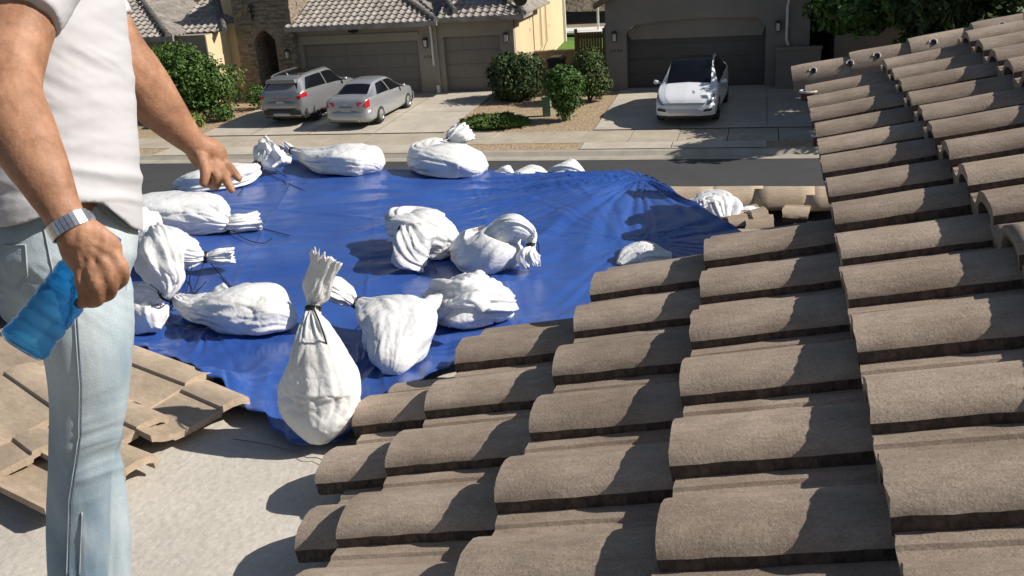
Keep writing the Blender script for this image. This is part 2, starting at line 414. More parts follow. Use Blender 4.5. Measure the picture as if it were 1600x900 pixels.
# ------------------------------------------------------------------ neighbour house on the right
YR = 38.25
HR = empty('neighbour_house', (-2.5,YR,GB), label='dark taupe stucco house with wide arched garage recess behind the white car', cat='house')
g0, g1 = -5.16, .03
wr = MB()
prof = [(g0,-4.22),(-4.86,-3.93),(-3.4,-3.8),(-1.99,-3.76),(-.25,-3.84),(g1,-4.17)]
wr.box(-5.95,g0, YR,YR+.3, GB-.1,-4.22); wr.box(g1,1.3, YR,YR+.3, GB-.1,-4.17)
wr.prism([(-5.95,-4.22)]+prof+[(1.3,-4.17),(1.3,-1.3),(-2.4,-1.3),(-5.95,-3.05)], YR, YR+.3)
wr.prism([(-4.99,-4.5),(-5.15,-4.23)]+[(a,b-.004) for a,b in prof[1:-1]]+[(.02,-4.18),(-.1,-4.5)], YR+.22, YR+.34)
wr.box(-6.0,-5.65, YR+.3,YR+9, GB-.1,-3.1)
wr.box(1.3,1.6, YR+.0,YR+3.5, GB-.1,-2.4)
wr.box(2.5,9, YR+.2,YR+8, GB-.1,-1.4); wr.box(1.6,2.5, YR+.2,YR+4,-3.2,-1.4)  # solid block and entry cover added to keep the sun out of the entry
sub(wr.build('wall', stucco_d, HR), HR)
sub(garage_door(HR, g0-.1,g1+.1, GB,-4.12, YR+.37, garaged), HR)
lantern(HR, -5.6, YR, -4.35); lantern(HR, .46, YR, -4.2)
sub(text_mesh('house_number', '6 3 4 8', .16, blackm, HR, (-5.55,YR-.008,-4.92), (pi/2,0,0)), HR)
ds = MB(); ds.tube([(.82,YR-.4,-3.2),(.78,YR-.1,-3.5),(.78,YR-.06,-4.7),(.86,YR-.06,-4.88)], .045, 8); sub(ds.build('downspout', whitep, HR), HR)
ed = MB(); ed.box(1.6,2.5,YR+3.3,YR+3.4,GB,-3.2); sub(ed.build('front_door', mat('dark_wood',(.03,.022,.016)), HR), HR)
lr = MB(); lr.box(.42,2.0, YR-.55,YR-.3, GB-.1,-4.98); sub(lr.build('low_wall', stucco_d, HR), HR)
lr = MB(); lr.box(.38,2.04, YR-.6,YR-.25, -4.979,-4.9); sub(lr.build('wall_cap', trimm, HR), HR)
rr = MB(); tile_roof(rr, (-6.35,YR-.3,-3.2), (3.9,0,1.95), (0,1,0.02), clip=None, pw=.3)
tile_roof(rr, (-6.35,YR-.3,-3.2), (0,9,0), Vector((2,0,1)).normalized()*4.2)
tile_roof(rr, (1.9,YR-.6,-2.3), (8,0,0), slope_up(4))
sub(rr.build('roof', mat('roof_tile_red',(.20,.13,.10),.85,.3,3), HR), HR)
hd = MB(); ridge(hd, (-6.3,YR-.3,-3.12), (-2.4,YR-.3,-1.2), .1); sub(hd.build('ridge_cap', mat('roof_tile_red',(.2,.13,.1)), HR), HR)

# ------------------------------------------------------------------ between the houses
o = MB(); o.box(-9.7,-7.75, 42.2,42.45, GB-.1,-5.35); o.box(-9.72,-7.73,42.16,42.49,-5.349,-5.27)
o.build('garden_wall', mat('block_wall',(.22,.18,.13),.9,.2,2,.5,9), bevel=0, label='low tan block wall in front of the green back lawn between the two houses', cat='wall')
o = MB()
for i in range(9): o.box(-7.6+i*.115,-7.6+i*.115+.1, 41.2,41.24, GB,-4.45)
o.box(-7.6,-6.56,41.24,41.29,GB+.25,GB+.37); o.box(-7.6,-6.56,41.24,41.29,-4.7,-4.58)
G = empty('side_gate', (-7.1,41.2,GB), label='brown slatted wooden gate beside the dark right house', cat='gate')
sub(o.build('gate_boards', mat('brown_wood',(.13,.08,.045),.8,.25,4,stretch=(6,6,1)), G), G)
o = MB(); o.box(-7.73,-7.62,41.15,41.3,GB-.1,-4.3); o.box(-6.54,-6.43,41.15,41.3,GB-.1,-4.3); sub(o.build('gate_post', mat('brown_wood',(.13,.08,.045)), G), G)
o = MB(); o.prism([(-6.42,GB-.1),(-6.0,GB-.1),(-6.0,-3.9),(-6.42,-4.2)], 40.9, 41.15)
o.build('gate_wall', stucco_d, label='dark stucco stub wall closing the gap right of the brown gate', cat='wall')
PG = empty('patio_cover', (-8.9,51,GB), label='white patio frame standing on the sunny slab beyond the green lawn', cat='pergola')
o = MB(); o.box(-10.4,-7.9,50.2,52.5,GB+.9,GB+1.0); sub(o.build('patio_slab', whitep, PG), PG)
o = MB(); o.box(-10.3,-8.3,50.9,51.0,-3.5,-3.4)
sub(o.build('beam', whitep, PG), PG)
for x in (-10.3,-8.35):
    o = MB(); o.box(x,x+.1,50.9,51.0,GB+1.0,-3.5); sub(o.build('post', whitep, PG), PG)
o = MB(); o.tube([(-8.3,50.8,-2.7),(-7.9,50.8,-3.2),(-7.5,50.8,-4.1)], .09, 8); o.build('slide', whitep, label='white slanting pole beside the patio frame beyond the lawn', cat='pole')
# green pedestal and bin
UB = empty('utility_pedestal', (-7.47,33.95,gz(33.95)), label='pale green utility pedestal standing in the gravel between the driveways', cat='utility box')
grn = mat('pedestal_green', (.17,.24,.15), .6, .08, 4)
o = MB(); o.prismz([(-.15,-.11),(.15,-.11),(.15,.11),(-.15,.11)], -.02, .58); o.build('post_body', grn, UB, bevel=.015)
o = MB(); o.prismz([(-.175,-.13),(.175,-.13),(.175,.13),(-.175,.13)], .58, .70); o.build('lid', grn, UB, bevel=.03)
TB = empty('wheelie_bin', (-8.35,40.3,GB), label='dark bin with rounded lid behind the big shrub at the cream wall', cat='bin')
o = MB(); o.add([(-.25,-.3,.05),(.25,-.3,.05),(.25,.25,.05),(-.25,.25,.05),(-.32,-.38,1.0),(.32,-.38,1.0),(.32,.35,1.0),(-.32,.35,1.0)], [(0,3,2,1),(4,5,6,7),(0,1,5,4),(1,2,6,5),(2,3,7,6),(3,0,4,7)]); o.build('bin_body', blackm, TB)
o = MB(); o.prism([(-.35,1.0),(.35,1.0),(.33,1.07),(.2,1.14),(-.2,1.14),(-.33,1.07)], -.42,.38); o.build('lid', blackm, TB)
for s in (-.3,.3):
    o = MB(); o.tube([(s-.03,.3,.1),(s+.03,.3,.1)], .1, 14); o.build('wheel', blackm, TB)
PP = empty('planter_pot', (2.1,35.6,gz(35.6)), label='dark round urn planter on the shaded ground by the low wall', cat='planter')
ring = [(.16,0),(.2,.05),(.13,.12),(.22,.3),(.32,.5),(.34,.62),(.38,.66),(.38,.7),(.3,.7),(.28,.6)]
V = [(r_*cos(2*pi*k/20), r_*sin(2*pi*k/20), z) for r_, z in ring for k in range(20)]
F = [(i*20+k, i*20+(k+1)%20, (i+1)*20+(k+1)%20, (i+1)*20+k) for i in range(len(ring)-1) for k in range(20)]
mobj('pot', V, F, blackm, PP, True)
o = MB(); o.tube([(0,0,.5),(0,0,.62)], .28, 16); o.build('soil', dirt, PP)

# ------------------------------------------------------------------ vegetation
def leafm(name, c, isl=.45): return mat(name, c, .6, .15, 3, island=isl, spec=.3)
lf_dark = leafm('leaf_dark', (.035,.062,.016)); lf_mid = leafm('leaf_mid', (.055,.115,.02)); lf_lt = leafm('leaf_light', (.13,.17,.035)); lf_hedge = leafm('leaf_hedge', (.06,.095,.022))
bark = mat('bark', (.09,.065,.045), .9, .3, 8, .5, 30)
def crown(name, clumps, n, leaf, m, parent, seed=1, up=.2):
    """leaf-sized faces through the volume of several clumps (x,y,z,rx,ry,rz)"""
    rnd = random.Random(seed); V = []; F = []
    vol = [c[3]*c[4]*c[5] for c in clumps]; tot = sum(vol)
    for c, v in zip(clumps, vol):
        for i in range(int(n*v/tot)):
            a = rnd.uniform(0, 2*pi); b = math.acos(rnd.uniform(-1, 1)); rr = rnd.random()**.28
            d = Vector((sin(b)*cos(a), sin(b)*sin(a), cos(b)))
            k = 1+.38*noise.noise(Vector((d.x*2.3+seed*3+c[0], d.y*2.3, d.z*2.3)))+.16*noise.noise(d*6+Vector((seed,c[1],0)))
            if noise.noise(Vector((d.x*4.4, d.y*4.4+seed, d.z*4.4))) > .32 and rr > .8: continue
            p = Vector((c[0]+d.x*c[3]*rr*k, c[1]+d.y*c[4]*rr*k, c[2]+d.z*c[5]*rr*k))
            nrm = (d+Vector((rnd.gauss(0,.6), rnd.gauss(0,.6), rnd.gauss(up,.6)))).normalized()
            t = nrm.cross(Vector((rnd.gauss(0,1), rnd.gauss(0,1), rnd.gauss(0,1)))).normalized(); bt = nrm.cross(t)
            s = leaf*rnd.uniform(.6,1.3); q = len(V)
            V += [p-t*s, p+bt*s*.5, p+t*s, p-bt*s*.5]; F.append((q,q+1,q+2,q+3))
    return mobj(name, V, F, m, parent)
def stems(name, base, tips, r, parent, seed=0):
    mb = MB(); rnd = random.Random(seed); b = Vector(base)
    for t in tips:
        t = Vector(t); mid = (b+t)/2+Vector((rnd.uniform(-.1,.1), rnd.uniform(-.1,.1), 0))
        mb.tube([b, mid, t], [r, r*.7, r*.3], 7)
    return mb.build(name, bark, parent)
def plant(name, x, y, clumps, n, leaf, m, label, cat, seed, trunk_r=.05, tips=None, group=None, z=None):
    z = gz(y) if z is None else z
    e = empty(name, (x,y,z), label=label, cat=cat, group=group)
    crown('crown', clumps, n, leaf, m, e, seed)
    tips = tips or [(c[0]*.8,c[1]*.8,c[2]) for c in clumps]
    stems('trunk', (0,0,-.05), tips, trunk_r, e, seed); return e
plant('shrub_tree', -22.2,34.9, [(0,0,1.5,1.5,1.3,1.2),(-1.3,.2,1.6,1.2,1.2,1.1),(1.1,0,1.3,1.2,1.1,1.0),(-.6,0,2.2,1.1,1,.8),(.2,-.3,.9,1.5,1,.8),(-2.3,.4,1.3,1,1,1)], 15000,.085, leafm('leaf_bush',(.06,.115,.018),.5),
      'large bright green spreading bush in front of the left wing and stone entry', 'bush', 11, .08)
for i,(x,y,r_,h_,mm,lb) in enumerate([(-21.2,33.2,.42,.45,lf_lt,'small yellow-green bush at the gravel edge under the large bush, nearer the pavement'),
        (-20.6,34.2,.5,.5,lf_mid,'low leafy plant between the large green bush and the silver SUV'),
        (-20.1,36.3,.55,.8,lf_mid,'shrub of loose leaves at the foot of the stone arch beside the SUV'),(-22.9,33.3,.35,.25,lf_lt,'tiny dry ground plant left of the yellow-green bush')]):
    plant('shrub', x, y, [(0,0,h_*.7,r_,r_,h_*.6),(r_*.4,0,h_*.5,r_*.7,r_*.7,h_*.5)], 900,.06, mm, lb, 'shrub', 20+i, .02)
plant('shrub', -9.35,37.1, [(0,0,.85,1.05,.95,.9),(-.35,0,1.15,.75,.7,.65),(.45,0,1.15,.7,.7,.65),(.1,-.3,.5,1.0,.8,.5)], 12000,.07, lf_dark,
      'big dark rounded shrub between the single garage door and the gravel bed', 'shrub', 31, .06)
plant('shrub', -6.65,33.1, [(0,0,1.25,.74,.66,.6),(.05,0,.8,.56,.5,.5),(-.1,0,1.45,.58,.5,.42),(0,0,.38,.34,.32,.36)], 9500,.06, lf_mid,
      'bright green vase-shaped shrub in the gravel beside the green pedestal', 'shrub', 41, .05)
plant('shrub', -6.35,36.3, [(0,0,1.0,.75,.7,.75),(0,0,1.55,.6,.6,.45),(.3,0,.6,.6,.5,.5)], 7000,.06, lf_hedge,
      'taller green shrub behind the vase-shaped one at the corner of the right house', 'shrub', 42, .05)
# low spreading clump of blades
C_ = empty('ground_clump', (-9.05,32.5,gz(32.5)), label='low spreading clump of green blades beside the left driveway', cat='plant')
rnd = random.Random(5); V = []; F = []
for i in range(3800):
    a = rnd.uniform(0,2*pi); r0 = sqrt(rnd.random()); x, y = 1.05*r0*cos(a), .62*r0*sin(a)
    h_ = .36*(1-.6*r0*r0)*rnd.uniform(.6,1.2); dx, dy = rnd.gauss(0,.09)+.08*cos(a), rnd.gauss(0,.09)+.08*sin(a); q = len(V); wd = .012
    V += [(x-wd,y,0),(x+wd,y,0),(x+dx+wd*.6,y+dy,h_),(x+dx*1.6,y+dy*1.6,h_*1.1)]; F.append((q,q+1,q+2,q+3))
mobj('foliage', V, F, leafm('leaf_blade',(.07,.125,.03),.5), C_)
# trees at the right
def tree(x, y, H, R, n, seed, label, m=lf_dark, leaf=.125, group='trees on the right behind the roof'):
    z = gz(y); e = empty('tree', (x,y,z), label=label, cat='tree', group=group)
    rnd = random.Random(seed); cl = []; tips = []
    for i in range(9):
        a = 2*pi*i/9+rnd.uniform(-.3,.3); rr = R*rnd.uniform(.35,.7); h_ = H*rnd.uniform(.34,.88)
        cl.append((rr*cos(a), rr*sin(a), h_, R*rnd.uniform(.32,.5), R*rnd.uniform(.32,.5), H*rnd.uniform(.1,.16))); tips.append((rr*cos(a)*.9, rr*sin(a)*.9, h_))
    cl.append((0,0,H*.85,R*.5,R*.5,H*.14))
    crown('crown', cl, n, leaf, m, e, seed)
    mb = MB(); mb.tube([(0,0,-.1),(.05,0,H*.2),(0,.05,H*.42)], [H*.03,H*.022,H*.018], 10)
    for t in tips:
        t = Vector(t); mb.tube([Vector((0,.02,H*.38)), Vector((t.x*.4,t.y*.4,H*.55)), t], [H*.014,H*.009,H*.003], 6)
    mb.build('trunk', bark, e); return e
tree(4.9,34.2,5.6,3.3,30000,51,'broad dark green tree at the right edge beyond the ridge tiles', lf_mid)
tree(10.0,33.0,6.2,3.6,20000,52,'tall leafy tree farthest right, its lower leaves catching the sun', lf_mid)
tree(5.3,29.9,5.2,2.3,18000,53,'smaller dark tree near the kerb shading the driveway and street', lf_dark)
tree(7.2,37.0,6.5,3.0,14000,57,'dark tree close to the right house entry behind the broad tree', lf_dark)
for i,(x,y,H,R) in enumerate([(-11.5,58,6,3.2),(-7.6,60,6.5,3.4),(-3.5,57,6,3.2)]):
    e = tree(x,y,H,R,5000,61+i,['brownish tree beyond the white patio frame, leftmost of the background trees','brownish tree beyond the white patio frame, middle of the background trees','brownish tree beyond the roof edge of the right house, rightmost of the background trees'][i],
         leafm('leaf_brown',(.075,.07,.045),.4), .16, 'background trees beyond the lawn'); e.location.z = SZ+1.0
# scrub hill behind
V = []; F = []; nx, ny = 40, 12
for j in range(ny):
    for i in range(nx):
        x = -70+i*3.2; y = 66+j*5; V.append((x, y, SZ+1+j*2.2+1.2*noise.noise(Vector((x*.08,y*.08,0)))))
for j in range(ny-1):
    for i in range(nx-1): F.append((j*nx+i, j*nx+i+1, (j+1)*nx+i+1, (j+1)*nx+i))
mobj('hillside', V, F, mat('scrub',(.12,.10,.065),.95,.35,.35,.9,2,bdist=.4), None, True, kind='structure')
# ================================================================== cars
tyre = mat('tyre_rubber', (.018,.018,.018), .85, .1, 8)
rim = mat('alloy', (.55,.55,.56), .3, .05, 3, metal=.9)
rimd = mat('alloy_dark', (.12,.12,.13), .35, .05, 3, metal=.9)
cglass = mat('car_glass', (.006,.007,.009), .12, .1, 2, spec=.35)
chrome = mat('chrome', (.7,.7,.7), .12, .02, 3, metal=1)
redl = mat('tail_light_red', (.42,.012,.02), .2, .15, 9, coat=.6)
headl = mat('headlamp', (.22,.24,.26), .15, .2, 9, coat=.6)
plastic = mat('dark_plastic', (.025,.025,.026), .6, .1, 8)
platem = mat('plate', (.38,.38,.45), .5, .1, 10)
class Car:
    """smooth shell from length stations: (y, halfwidth at belt, z sill, z belt, z roof, halfwidth of roof). nose towards +y"""
    def __init__(s, st, sillw=.96): s.st = st; s.ys = [a[0] for a in st]; s.sw = sillw
    def par(s, y):
        ys = s.ys
        i = 0
        while i < len(ys)-2 and y > ys[i+1]: i += 1
        f = (y-ys[i])/(ys[i+1]-ys[i]); f = max(0, min(1, f))
        A = s.st; n = len(A); p0, p1, p2, p3 = A[max(i-1,0)], A[i], A[i+1], A[min(i+2,n-1)]
        out = []
        for k in range(1, 6):
            h = p2[0]-p1[0]
            m1 = (p2[k]-p0[k])/(p2[0]-p0[0]) if i > 0 else (p2[k]-p1[k])/h
            m2 = (p3[k]-p1[k])/(p3[0]-p1[0]) if i < n-2 else (p2[k]-p1[k])/h
            # keep monotone
            d = (p2[k]-p1[k])/h
            if d == 0: m1 = m2 = 0
            else:
                m1 = max(0, min(m1/d, 3))*d; m2 = max(0, min(m2/d, 3))*d
            f2, f3 = f*f, f*f*f
            out.append((2*f3-3*f2+1)*p1[k]+(f3-2*f2+f)*h*m1+(-2*f3+3*f2)*p2[k]+(f3-f2)*h*m2)
        return out
    def keys(s, y):
        w_, zs, zb, zr, wr = s.par(y)
        hb = zb-zs; g = zr-zb
        K = [(0,zs),(w_*s.sw*.8,zs),(w_*s.sw,zs+.05),(w_*1.0,zs+hb*.35),(w_*1.005,zs+hb*.66),(w_*.965,zb)]
        K += [(wr+(w_*.965-wr)*.5, zb+g*.5),(wr, zr-min(.07,g*.25)),(wr*.88, zr-min(.02,g*.06)),(wr*.5, zr+.005*min(1,g*5)),(0, zr+.012)]
        return K
    def P(s, y, t, off=0, side=1):
        """t 0..10 over the keys"""
        x, z = cr(s.keys(y), t)
        if off:
            a = cr(s.keys(y), min(10,t+.02)); b = cr(s.keys(y), max(0,t-.02)); tx, tz = a[0]-b[0], a[1]-b[1]
            c = cr(s.keys(y+.01), t); d = cr(s.keys(y-.01), t)
            tn = Vector((tx,0,tz)); ty = Vector((c[0]-d[0], .02, c[1]-d[1])); n = ty.cross(tn).normalized()*-1
            if n.dot(Vector((x, 0, z-.7))) < 0: n = -n
            x += n.x*off; y += n.y*off; z += n.z*off
        return Vector((x*side, y, z))
    def shell(s, name, m, parent, ny=90, arches=()):
        y0, y1 = s.ys[0], s.ys[-1]; sub_ = 4; nt_ = 10*sub_
        V = []; F = []
        for i in range(ny+1):
            u = i/ny; y = y0+(y1-y0)*u
            half = [s.P(y, j/sub_) for j in range(nt_+1)]
            V += half + [Vector((-p.x, p.y, p.z)) for p in reversed(half[1:-1])]
        n = 2*nt_
        for i in range(ny):
            for k in range(n): F.append((i*n+k, i*n+(k+1)%n, (i+1)*n+(k+1)%n, (i+1)*n+k))
        F.append(tuple(range(n-1,-1,-1))); F.append(tuple(range(ny*n, ny*n+n)))
        o = mobj(name, V, F, m, parent, True)
        bm = bmesh.new(); bm.from_mesh(o.data); bmesh.ops.recalc_face_normals(bm, faces=bm.faces); bm.to_mesh(o.data); bm.free()
        if arches:
            c = MB()
            for (ay, az, ar) in arches:
                for sd in (-1,1): c.tube([(sd*.62,ay,az),(sd*1.3,ay,az)], ar, 28)
            co = c.build('cut', m)
            bm = bmesh.new(); bm.from_mesh(co.data); bmesh.ops.recalc_face_normals(bm, faces=bm.faces); bm.to_mesh(co.data); bm.free()
            md = o.modifiers.new('b','BOOLEAN'); md.object = co; md.operation = 'DIFFERENCE'; md.solver = 'EXACT'
            dg = bpy.context.evaluated_depsgraph_get(); dg.update(); me = bpy.data.meshes.new_from_object(o.evaluated_get(dg))
            o.modifiers.clear(); o.data = me; bpy.data.objects.remove(co)
        return o
    def patch(s, name, m, parent, ya, yb, ta, tb, off=.006, side=1, ny=14, nt_=8, both=False, label=None):
        """ya(v), yb(v): y limits as function of v 0..1 between t=ta and tb"""
        fa = ya if callable(ya) else (lambda v: ya); fb = yb if callable(yb) else (lambda v: yb)
        if both and tb < 9.9:
            return [s.patch(name, m, parent, ya, yb, ta, tb, off, sd, ny, nt_) for sd in (-1, 1)]
        V = []; F = []
        for j in range(nt_+1):
            v = j/nt_
            for i in range(ny+1):
                y = fa(v)+(fb(v)-fa(v))*i/ny; V.append(s.P(y, ta+(tb-ta)*v, off, side))
        for j in range(nt_):
            for i in range(ny): F.append((j*(ny+1)+i, j*(ny+1)+i+1, (j+1)*(ny+1)+i+1, (j+1)*(ny+1)+i))
        if both:
            n = len(V); V += [Vector((-p.x,p.y,p.z)) for p in V]; F += [tuple(a+n for a in reversed(f)) for f in F]
        o = mobj(name, V, F, m, parent, True, label=label)
        if both:
            bm = bmesh.new(); bm.from_mesh(o.data); bmesh.ops.remove_doubles(bm, verts=bm.verts[:], dist=.012); bm.to_mesh(o.data); bm.free()
        return o
def wheel(parent, x, y, r, m, sd, spokes=5):
    o = MB(); prof = [(r*.62,.11),(r*.93,.115),(r,.08),(r,-.08),(r*.93,-.115),(r*.62,-.11)]
    V = [(x+sd*b, y+a*cos(2*pi*k/28), r+a*sin(2*pi*k/28)) for a, b in prof for k in range(28)]
    F = [(i*28+k, i*28+(k+1)%28, (i+1)*28+(k+1)%28, (i+1)*28+k) for i in range(5) for k in range(28)]
    w_ = mobj('wheel', V, F, tyre, parent, True)
    q = MB(); q.tube([(x+sd*.02,y,r),(x+sd*.045,y,r)], r*.60, 24)
    q.tube([(x+sd*.04,y,r),(x+sd*.10,y,r)], r*.16, 12)
    V = []; F2 = []
    for k in range(spokes*2):
        a = pi*k/spokes; d = Vector((0,cos(a),sin(a))); n_ = Vector((0,-sin(a),cos(a))); c = Vector((x+sd*.075,y,r))
        q.add([c+d*r*.12-n_*.035, c+d*r*.12+n_*.035, c+d*r*.62+n_*.028+Vector((sd*.02,0,0)), c+d*r*.62-n_*.028+Vector((sd*.02,0,0)),
               c+d*r*.12-n_*.035-Vector((sd*.03,0,0)), c+d*r*.12+n_*.035-Vector((sd*.03,0,0)), c+d*r*.62+n_*.028, c+d*r*.62-n_*.028], [(0,1,2,3),(4,7,6,5),(1,5,6,2),(0,3,7,4)])
    rr = [(r*.60,.10),(r*.65,.118),(r*.64,.09)]
    V = [(x+sd*b, y+a*cos(2*pi*k/28), r+a*sin(2*pi*k/28)) for a, b in rr for k in range(28)]
    q.add(V, [(i*28+k, i*28+(k+1)%28, (i+1)*28+(k+1)%28, (i+1)*28+k) for i in range(2) for k in range(28)])
    q.build('rim', m, w_)
def mirror(parent, x, y, z, m, sd):
    o = MB(); V, F = tube_vf([(sd*(x-.02),y,z),(sd*(x+.06),y,z+.02),(sd*(x+.17),y,z+.03),(sd*(x+.2),y,z+.03)], [.02,(.07,.05),(.085,.07),(.03,.03)], 10)
    o.add(V, F); return o.build('side_mirror', m, parent, True)

# ---- silver sedan (tail towards us, nose to the garage)
silver = mat('silver_paint', (.42,.43,.45), .34, .03, 2, metal=.55, coat=.5)
SE = empty('sedan', (-14.30, 34.45, gz(34.4)+.03), radians(-1.5), label='silver saloon car with red tail lights parked beside the taller silver SUV', cat='car')
se = Car([(-2.36,.62,.30,.78,.84,.50),(-2.30,.76,.22,.92,.98,.62),(-2.1,.83,.2,.99,1.07,.66),(-1.72,.87,.2,1.0,1.10,.62),(-1.05,.90,.2,.97,1.40,.54),(-.5,.91,.2,.95,1.47,.56),
          (.2,.91,.2,.93,1.46,.56),(.75,.90,.2,.92,1.27,.58),(1.12,.89,.2,.91,1.02,.66),(1.5,.88,.2,.86,.94,.66),(2.0,.82,.2,.76,.83,.6),(2.25,.70,.22,.64,.72,.5),(2.36,.52,.3,.5,.56,.36)])
se.shell('body', silver, SE, 110, [(1.40,.31,.355),(-1.33,.31,.355)])
se.patch('rear_window', cglass, SE, -1.70, -1.12, 7.65, 10, both=True, off=.007, ny=8)
se.patch('windscreen', cglass, SE, .42, 1.08, 7.6, 10, both=True, off=.007, ny=8)
se.patch('side_window', cglass, SE, lambda v: -1.42+.55*v, lambda v: -.32, 5.25, 6.8, both=True)
se.patch('side_window', cglass, SE, -.24, lambda v: 1.0-.55*v, 5.2, 6.8, both=True)
for sd in (-1,1):
    se.patch('tail_light', redl, SE, lambda v: -2.315, lambda v: -2.13+.06*v, 4.1, 5.05, side=sd, off=.010, ny=6)
    mb = MB(); mb.add([(sd*.42,-2.345,.80),(sd*.70,-2.31,.74),(sd*.74,-2.27,.92),(sd*.44,-2.315,.93)], [(0,1,2,3) if sd > 0 else (3,2,1,0)]); 
    V = [Vector(v) for v in mb.V]; mb2 = MB(); mb2.add([v+Vector((0,-.035,0)) for v in V]+[v+Vector((0,.06,0)) for v in V], [(0,1,2,3),(4,7,6,5),(0,4,5,1),(1,5,6,2),(2,6,7,3),(3,7,4,0)]); mb2.build('tail_light', redl, SE, bevel=.01)
    mirror(SE, .9, .72, .98, silver, sd)
    for wy in (1.40,-1.33): wheel(SE, sd*.79, wy, .31, rim, sd)
mb = MB(); mb.box(-.2,.2,-2.385,-2.36,.60,.72); mb.build('number_plate', platem, SE, bevel=.004)
mb = MB(); mb.box(-.27,.27,-2.365,-2.34,.755,.785); mb.build('chrome_trim', plastic, SE)
mb = MB(); mb.tube([(-.05,-2.375,.86),(.05,-2.375,.86)],.022,8); mb.build('emblem', chrome, SE)
# bumper
def bumper(parent, m, yc, z0, z1, w_, sgn, dep=.1, name='bumper'):
    V = []; F = []; N = 16
    prof = [(0,z0),(dep*.8,z0+.01),(dep,z0+(z1-z0)*.35),(dep*.95,z0+(z1-z0)*.75),(dep*.6,z1),(0,z1+.005)]
    for i in range(N+1):
        t = -1+2*i/N; x = w_*sin(t*pi/2*.98); yy = yc-sgn*(.33*abs(t)**3.2)
        for d, z in prof: V.append((x, yy+sgn*d, z))
    k = len(prof)
    for i in range(N):
        for j in range(k-1): F.append((i*k+j, i*k+j+1, (i+1)*k+j+1, (i+1)*k+j))
    o = mobj(name, V, F, m, parent, True)
    bm = bmesh.new(); bm.from_mesh(o.data); bmesh.ops.solidify(bm, geom=bm.faces[:], thickness=.01); bmesh.ops.recalc_face_normals(bm, faces=bm.faces); bm.to_mesh(o.data); bm.free(); return o
bumper(SE, silver, -2.29, .27, .62, .87, -1, .11)
bumper(SE, silver, 2.28, .25, .55, .86, 1, .10)
mb = MB(); mb.tube([(.5,-2.42,.27),(.5,-2.3,.27)],.03,10); mb.build('exhaust', chrome, SE)
mb = MB(); mb.box(-.75,.75,-2.2,2.2,.16,.24); mb.build('underbody', plastic, SE)

# ---- silver SUV
SV = empty('suv', (-17.15, 35.3, gz(35.1)+.03), radians(-3), label='silver SUV with roof rails and dark lower trim parked nose to the garage', cat='car')
sv = Car([(-2.38,.66,.42,.95,1.02,.56),(-2.33,.82,.32,1.08,1.16,.68),(-2.2,.88,.28,1.13,1.32,.66),(-2.02,.92,.28,1.14,1.52,.62),(-1.75,.93,.28,1.13,1.66,.62),(-1.0,.95,.28,1.10,1.71,.64),(0,.95,.28,1.07,1.71,.64),
          (.45,.95,.28,1.05,1.64,.64),(1.0,.94,.28,1.03,1.30,.66),(1.3,.93,.28,1.02,1.13,.74),(1.8,.90,.28,.98,1.07,.74),(2.15,.82,.30,.88,.98,.66),(2.33,.68,.36,.72,.80,.5),(2.38,.5,.42,.6,.66,.36)])
silver2 = mat('silver_paint_darker', (.27,.275,.285), .32, .03, 2, metal=.5, coat=.5)
sv.shell('body', silver2, SV, 110, [(1.40,.37,.43),(-1.37,.37,.43)])
mb = MB(); q = [(-.70,1.13),(.70,1.13),(.60,1.47),(-.60,1.47)]
mb = MB(); mb.add([(x,sv_y-.012,z) for (x,z),sv_y in zip(q,(-2.315,-2.315,-2.06,-2.06))]+[(x,sv_y+.12,z) for (x,z),sv_y in zip(q,(-2.315,-2.315,-2.06,-2.06))], [(0,1,2,3),(7,6,5,4),(0,4,5,1),(1,5,6,2),(2,6,7,3),(3,7,4,0)])
mb.build('rear_window', cglass, SV, bevel=.01)
sv.patch('windscreen', cglass, SV, .52, 1.2, 7.6, 10, both=True, off=.008, ny=8)
sv.patch('side_window', cglass, SV, lambda v: -2.0+.45*v, lambda v: -.45, 5.3, 6.75, both=True, off=.008)
sv.patch('side_window', cglass, SV, -.36, lambda v: 1.1-.6*v, 5.25, 6.75, both=True, off=.008)
sv.patch('sunroof', cglass, SV, -1.6, .25, 8.0, 10, both=True, off=.008, ny=10)
for sd in (-1,1):
    mb = MB(); mb.tube([(sd*.60,-1.75,1.64),(sd*.60,-1.6,1.69),(sd*.60,-.9,1.72),(sd*.60,.05,1.715),(sd*.60,.3,1.66)], .018, 8); mb.build('roof_rail', rim, SV)
    mb = MB(); mb.prism([(sd*.36,.93),(sd*.62,.92),(sd*.82,.94),(sd*.84,1.05),(sd*.62,1.03),(sd*.36,.975)], -2.37, -2.2); mb.build('tail_light', redl, SV, bevel=.012)
    sv.patch('tail_light', redl, SV, -2.33, -2.02, 4.45, 5.0, side=sd, off=.012, ny=6)
    mirror(SV, .94, .85, 1.12, silver, sd)
    for wy in (1.40,-1.37): wheel(SV, sd*.82, wy, .37, rimd, sd)
mb = MB(); mb.box(-.36,.36,-2.385,-2.3,.945,.965); mb.build('light_bar', redl, SV)
mb = MB(); mb.box(-.17,.17,-2.42,-2.37,.76,.88); mb.build('number_plate', plastic, SV, bevel=.004)
mb = MB(); mb.prism([(-.16,.773),(.16,.773),(.16,.868),(-.16,.868)],-2.424,-2.421); mb.build('plate_face', platem, SV)
bumper(SV, silver2, -2.3, .58, .86, .90, -1, .12)
bumper(SV, plastic, -2.29, .36, .60, .90, -1, .14, 'lower_bumper')
bumper(SV, mat('skid_silver',(.4,.4,.4),.4,.05,3,metal=.5), -2.37, .33, .45, .45, -1, .09, 'skid_plate')
bumper(SV, plastic, 2.28, .36, .75, .88, 1, .1, 'front_bumper')
